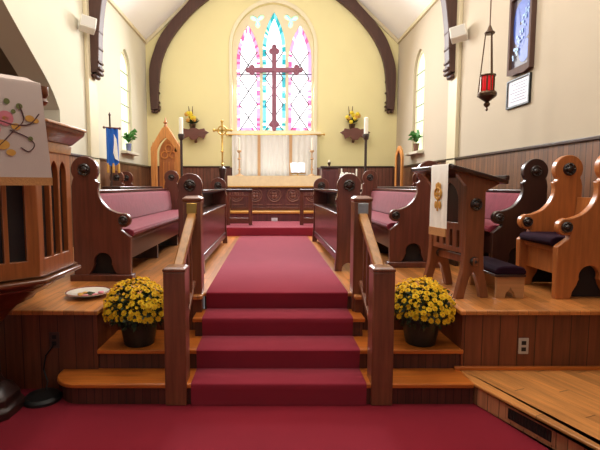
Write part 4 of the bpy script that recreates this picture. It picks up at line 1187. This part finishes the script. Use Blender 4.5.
for k in range(6): m.box(lx+.072*math.cos(k*PI/3)-.006, lx+.072*math.cos(k*PI/3)+.006, ly+.072*math.sin(k*PI/3)-.006, ly+.072*math.sin(k*PI/3)+.006, 2.53, 2.72)
m.build('rim', M['brass_dark'], t)
m = MB(); m.ball((lx, ly-.035, 2.64), .024, sz=1.3); m.tube([(lx, ly, 2.56), (lx, ly, 2.64)], .02, 8); m.build('flame', M['flame'], t)

# pictures on the right wall
t = thing('framed_picture', 'tall carved wood framed picture with painted blue glare and pale marks on the right wall', 'picture', (XR, 5.585, 2.86))
yc = 5.585; hw = .25
o = [(yc-hw, 2.87), (yc-.12, 2.84), (yc, 2.855), (yc+.12, 2.85), (yc+hw, 2.88), (yc+hw, 3.84), (yc+.20, 3.88), (yc+.16, 3.98), (yc, 4.06), (yc-.16, 3.98), (yc-.20, 3.88), (yc-hw, 3.84)]
hole = [(yc-.205, 2.94), (yc+.205, 2.94), (yc+.205, 3.77), (yc-.205, 3.77)]
m = MB(); m.prism(o, 'x', XR-.06, XR, [hole]); m.build('frame', M['frame_wood'], t, bevel=.012)
m = MB(); m.box(XR-.02, XR-.01, yc-.22, yc+.22, 2.93, 3.78)
m.build('picture_ground', M['pic_dark'], t)
m = MB(); r_ = random.Random(8)
def spot(a, b, r1, r2, mi, d):
    m.cur = mi; n = 14
    m._add([(XR-.021-d, yc+a+r1*math.cos(2*PI*k/n), b+r2*math.sin(2*PI*k/n)) for k in range(n)], [tuple(range(n))])
for q_, (a, b, r1, r2, mi) in enumerate(((.0, 3.60, .17, .13, 0), (-.09, 3.45, .10, .20, 0), (-.06, 3.12, .12, .14, 0), (.12, 3.45, .07, .22, 0), (.02, 3.3, .10, .14, 0))): spot(a, b, r1, r2, mi, .0005+.0008*q_)  # large blue ovals paint window glare onto the picture
for k in range(46):
    tt = k/45; spot(-.10+.22*tt+r_.uniform(-.05, .05), 3.62-.55*tt+r_.uniform(-.06, .06), r_.uniform(.008, .018), r_.uniform(.010, .022), 1, .006+.0003*k)
m.build('glare_and_marks', [M['glare_blue'], M['pic_pale']], t, smooth=False)
t = thing('framed_notice', 'small black framed white sheet hanging below the carved picture', 'picture', (XR, 5.56, 2.49))
m = MB(); m.prism([(5.365, 2.47), (5.88, 2.47), (5.88, 2.82), (5.365, 2.82)], 'x', XR-.03, XR, [[(5.39, 2.495), (5.855, 2.495), (5.855, 2.80), (5.39, 2.80)]]); m.build('frame', M['black'], t, bevel=.004)
MB().box(XR-.015, XR-.005, 5.385, 5.86, 2.49, 2.805).build('sheet', M['paper'], t)
m = MB()
for k in range(7): m.box(XR-.0165, XR-.0155, 5.44+(k % 2)*.04, 5.80-(k % 3)*.05, 2.54+.035*k, 2.548+.035*k)
m.build('faint_lines', M['ink'], t)

# ------------------------------------------------------------------ light and camera
w = bpy.data.worlds.new('World'); sc.world = w; w.use_nodes = True
bg = w.node_tree.nodes['Background']; bg.inputs[0].default_value = (.92, .96, 1, 1); bg.inputs[1].default_value = 0.28
def lamp(kind, name, loc, energy, color, size, rot=(0, 0, 0), sy=None):
    l = bpy.data.lights.new(name, kind); l.energy = energy; l.color = color
    if kind == 'AREA':
        l.shape = 'RECTANGLE'; l.size = size; l.size_y = sy or size
    else: l.shadow_soft_size = size
    o = bpy.data.objects.new(name, l); COL.objects.link(o); o.location = loc; o.rotation_euler = rot; return o
# daylight entering through the east window
wl = lamp('AREA', 'window_daylight', (CX, 10.9, 4.2), 360, (.95, .97, 1), 1.8, (R(-62), 0, 0), 2.2)
wl.data.spread = R(150)
# unseen fill lamps added high in the nave and chancel
for (x, y_, z, e) in ((-1.0, 3.3, 4.8, 110), (1.2, 3.3, 4.8, 110), (-.9, 5.6, 4.9, 66), (.9, 5.6, 4.9, 66), (0.1, .6, 4.2, 40), (-1.0, 8.6, 4.5, 50), (1.2, 8.6, 4.5, 50)):
    lamp('POINT', 'fill_light', (x, y_, z), e, (1, .94, .85), .35)

cam = bpy.data.cameras.new('Camera'); co = bpy.data.objects.new('Camera', cam); COL.objects.link(co)
cam.sensor_fit = 'HORIZONTAL'; cam.sensor_width = 36; cam.lens = 36*450/600; cam.clip_start = .05
co.location = (0, 0, 1.5); co.rotation_euler = (R(90-4.95), 0, 0); cam.shift_x = .05
sc.camera = co
sc.view_settings.view_transform = 'Standard'
sc.view_settings.look = 'None'
sc.view_settings.exposure = 0
sc.cycles.use_denoising = True
sc.cycles.max_bounces = 6
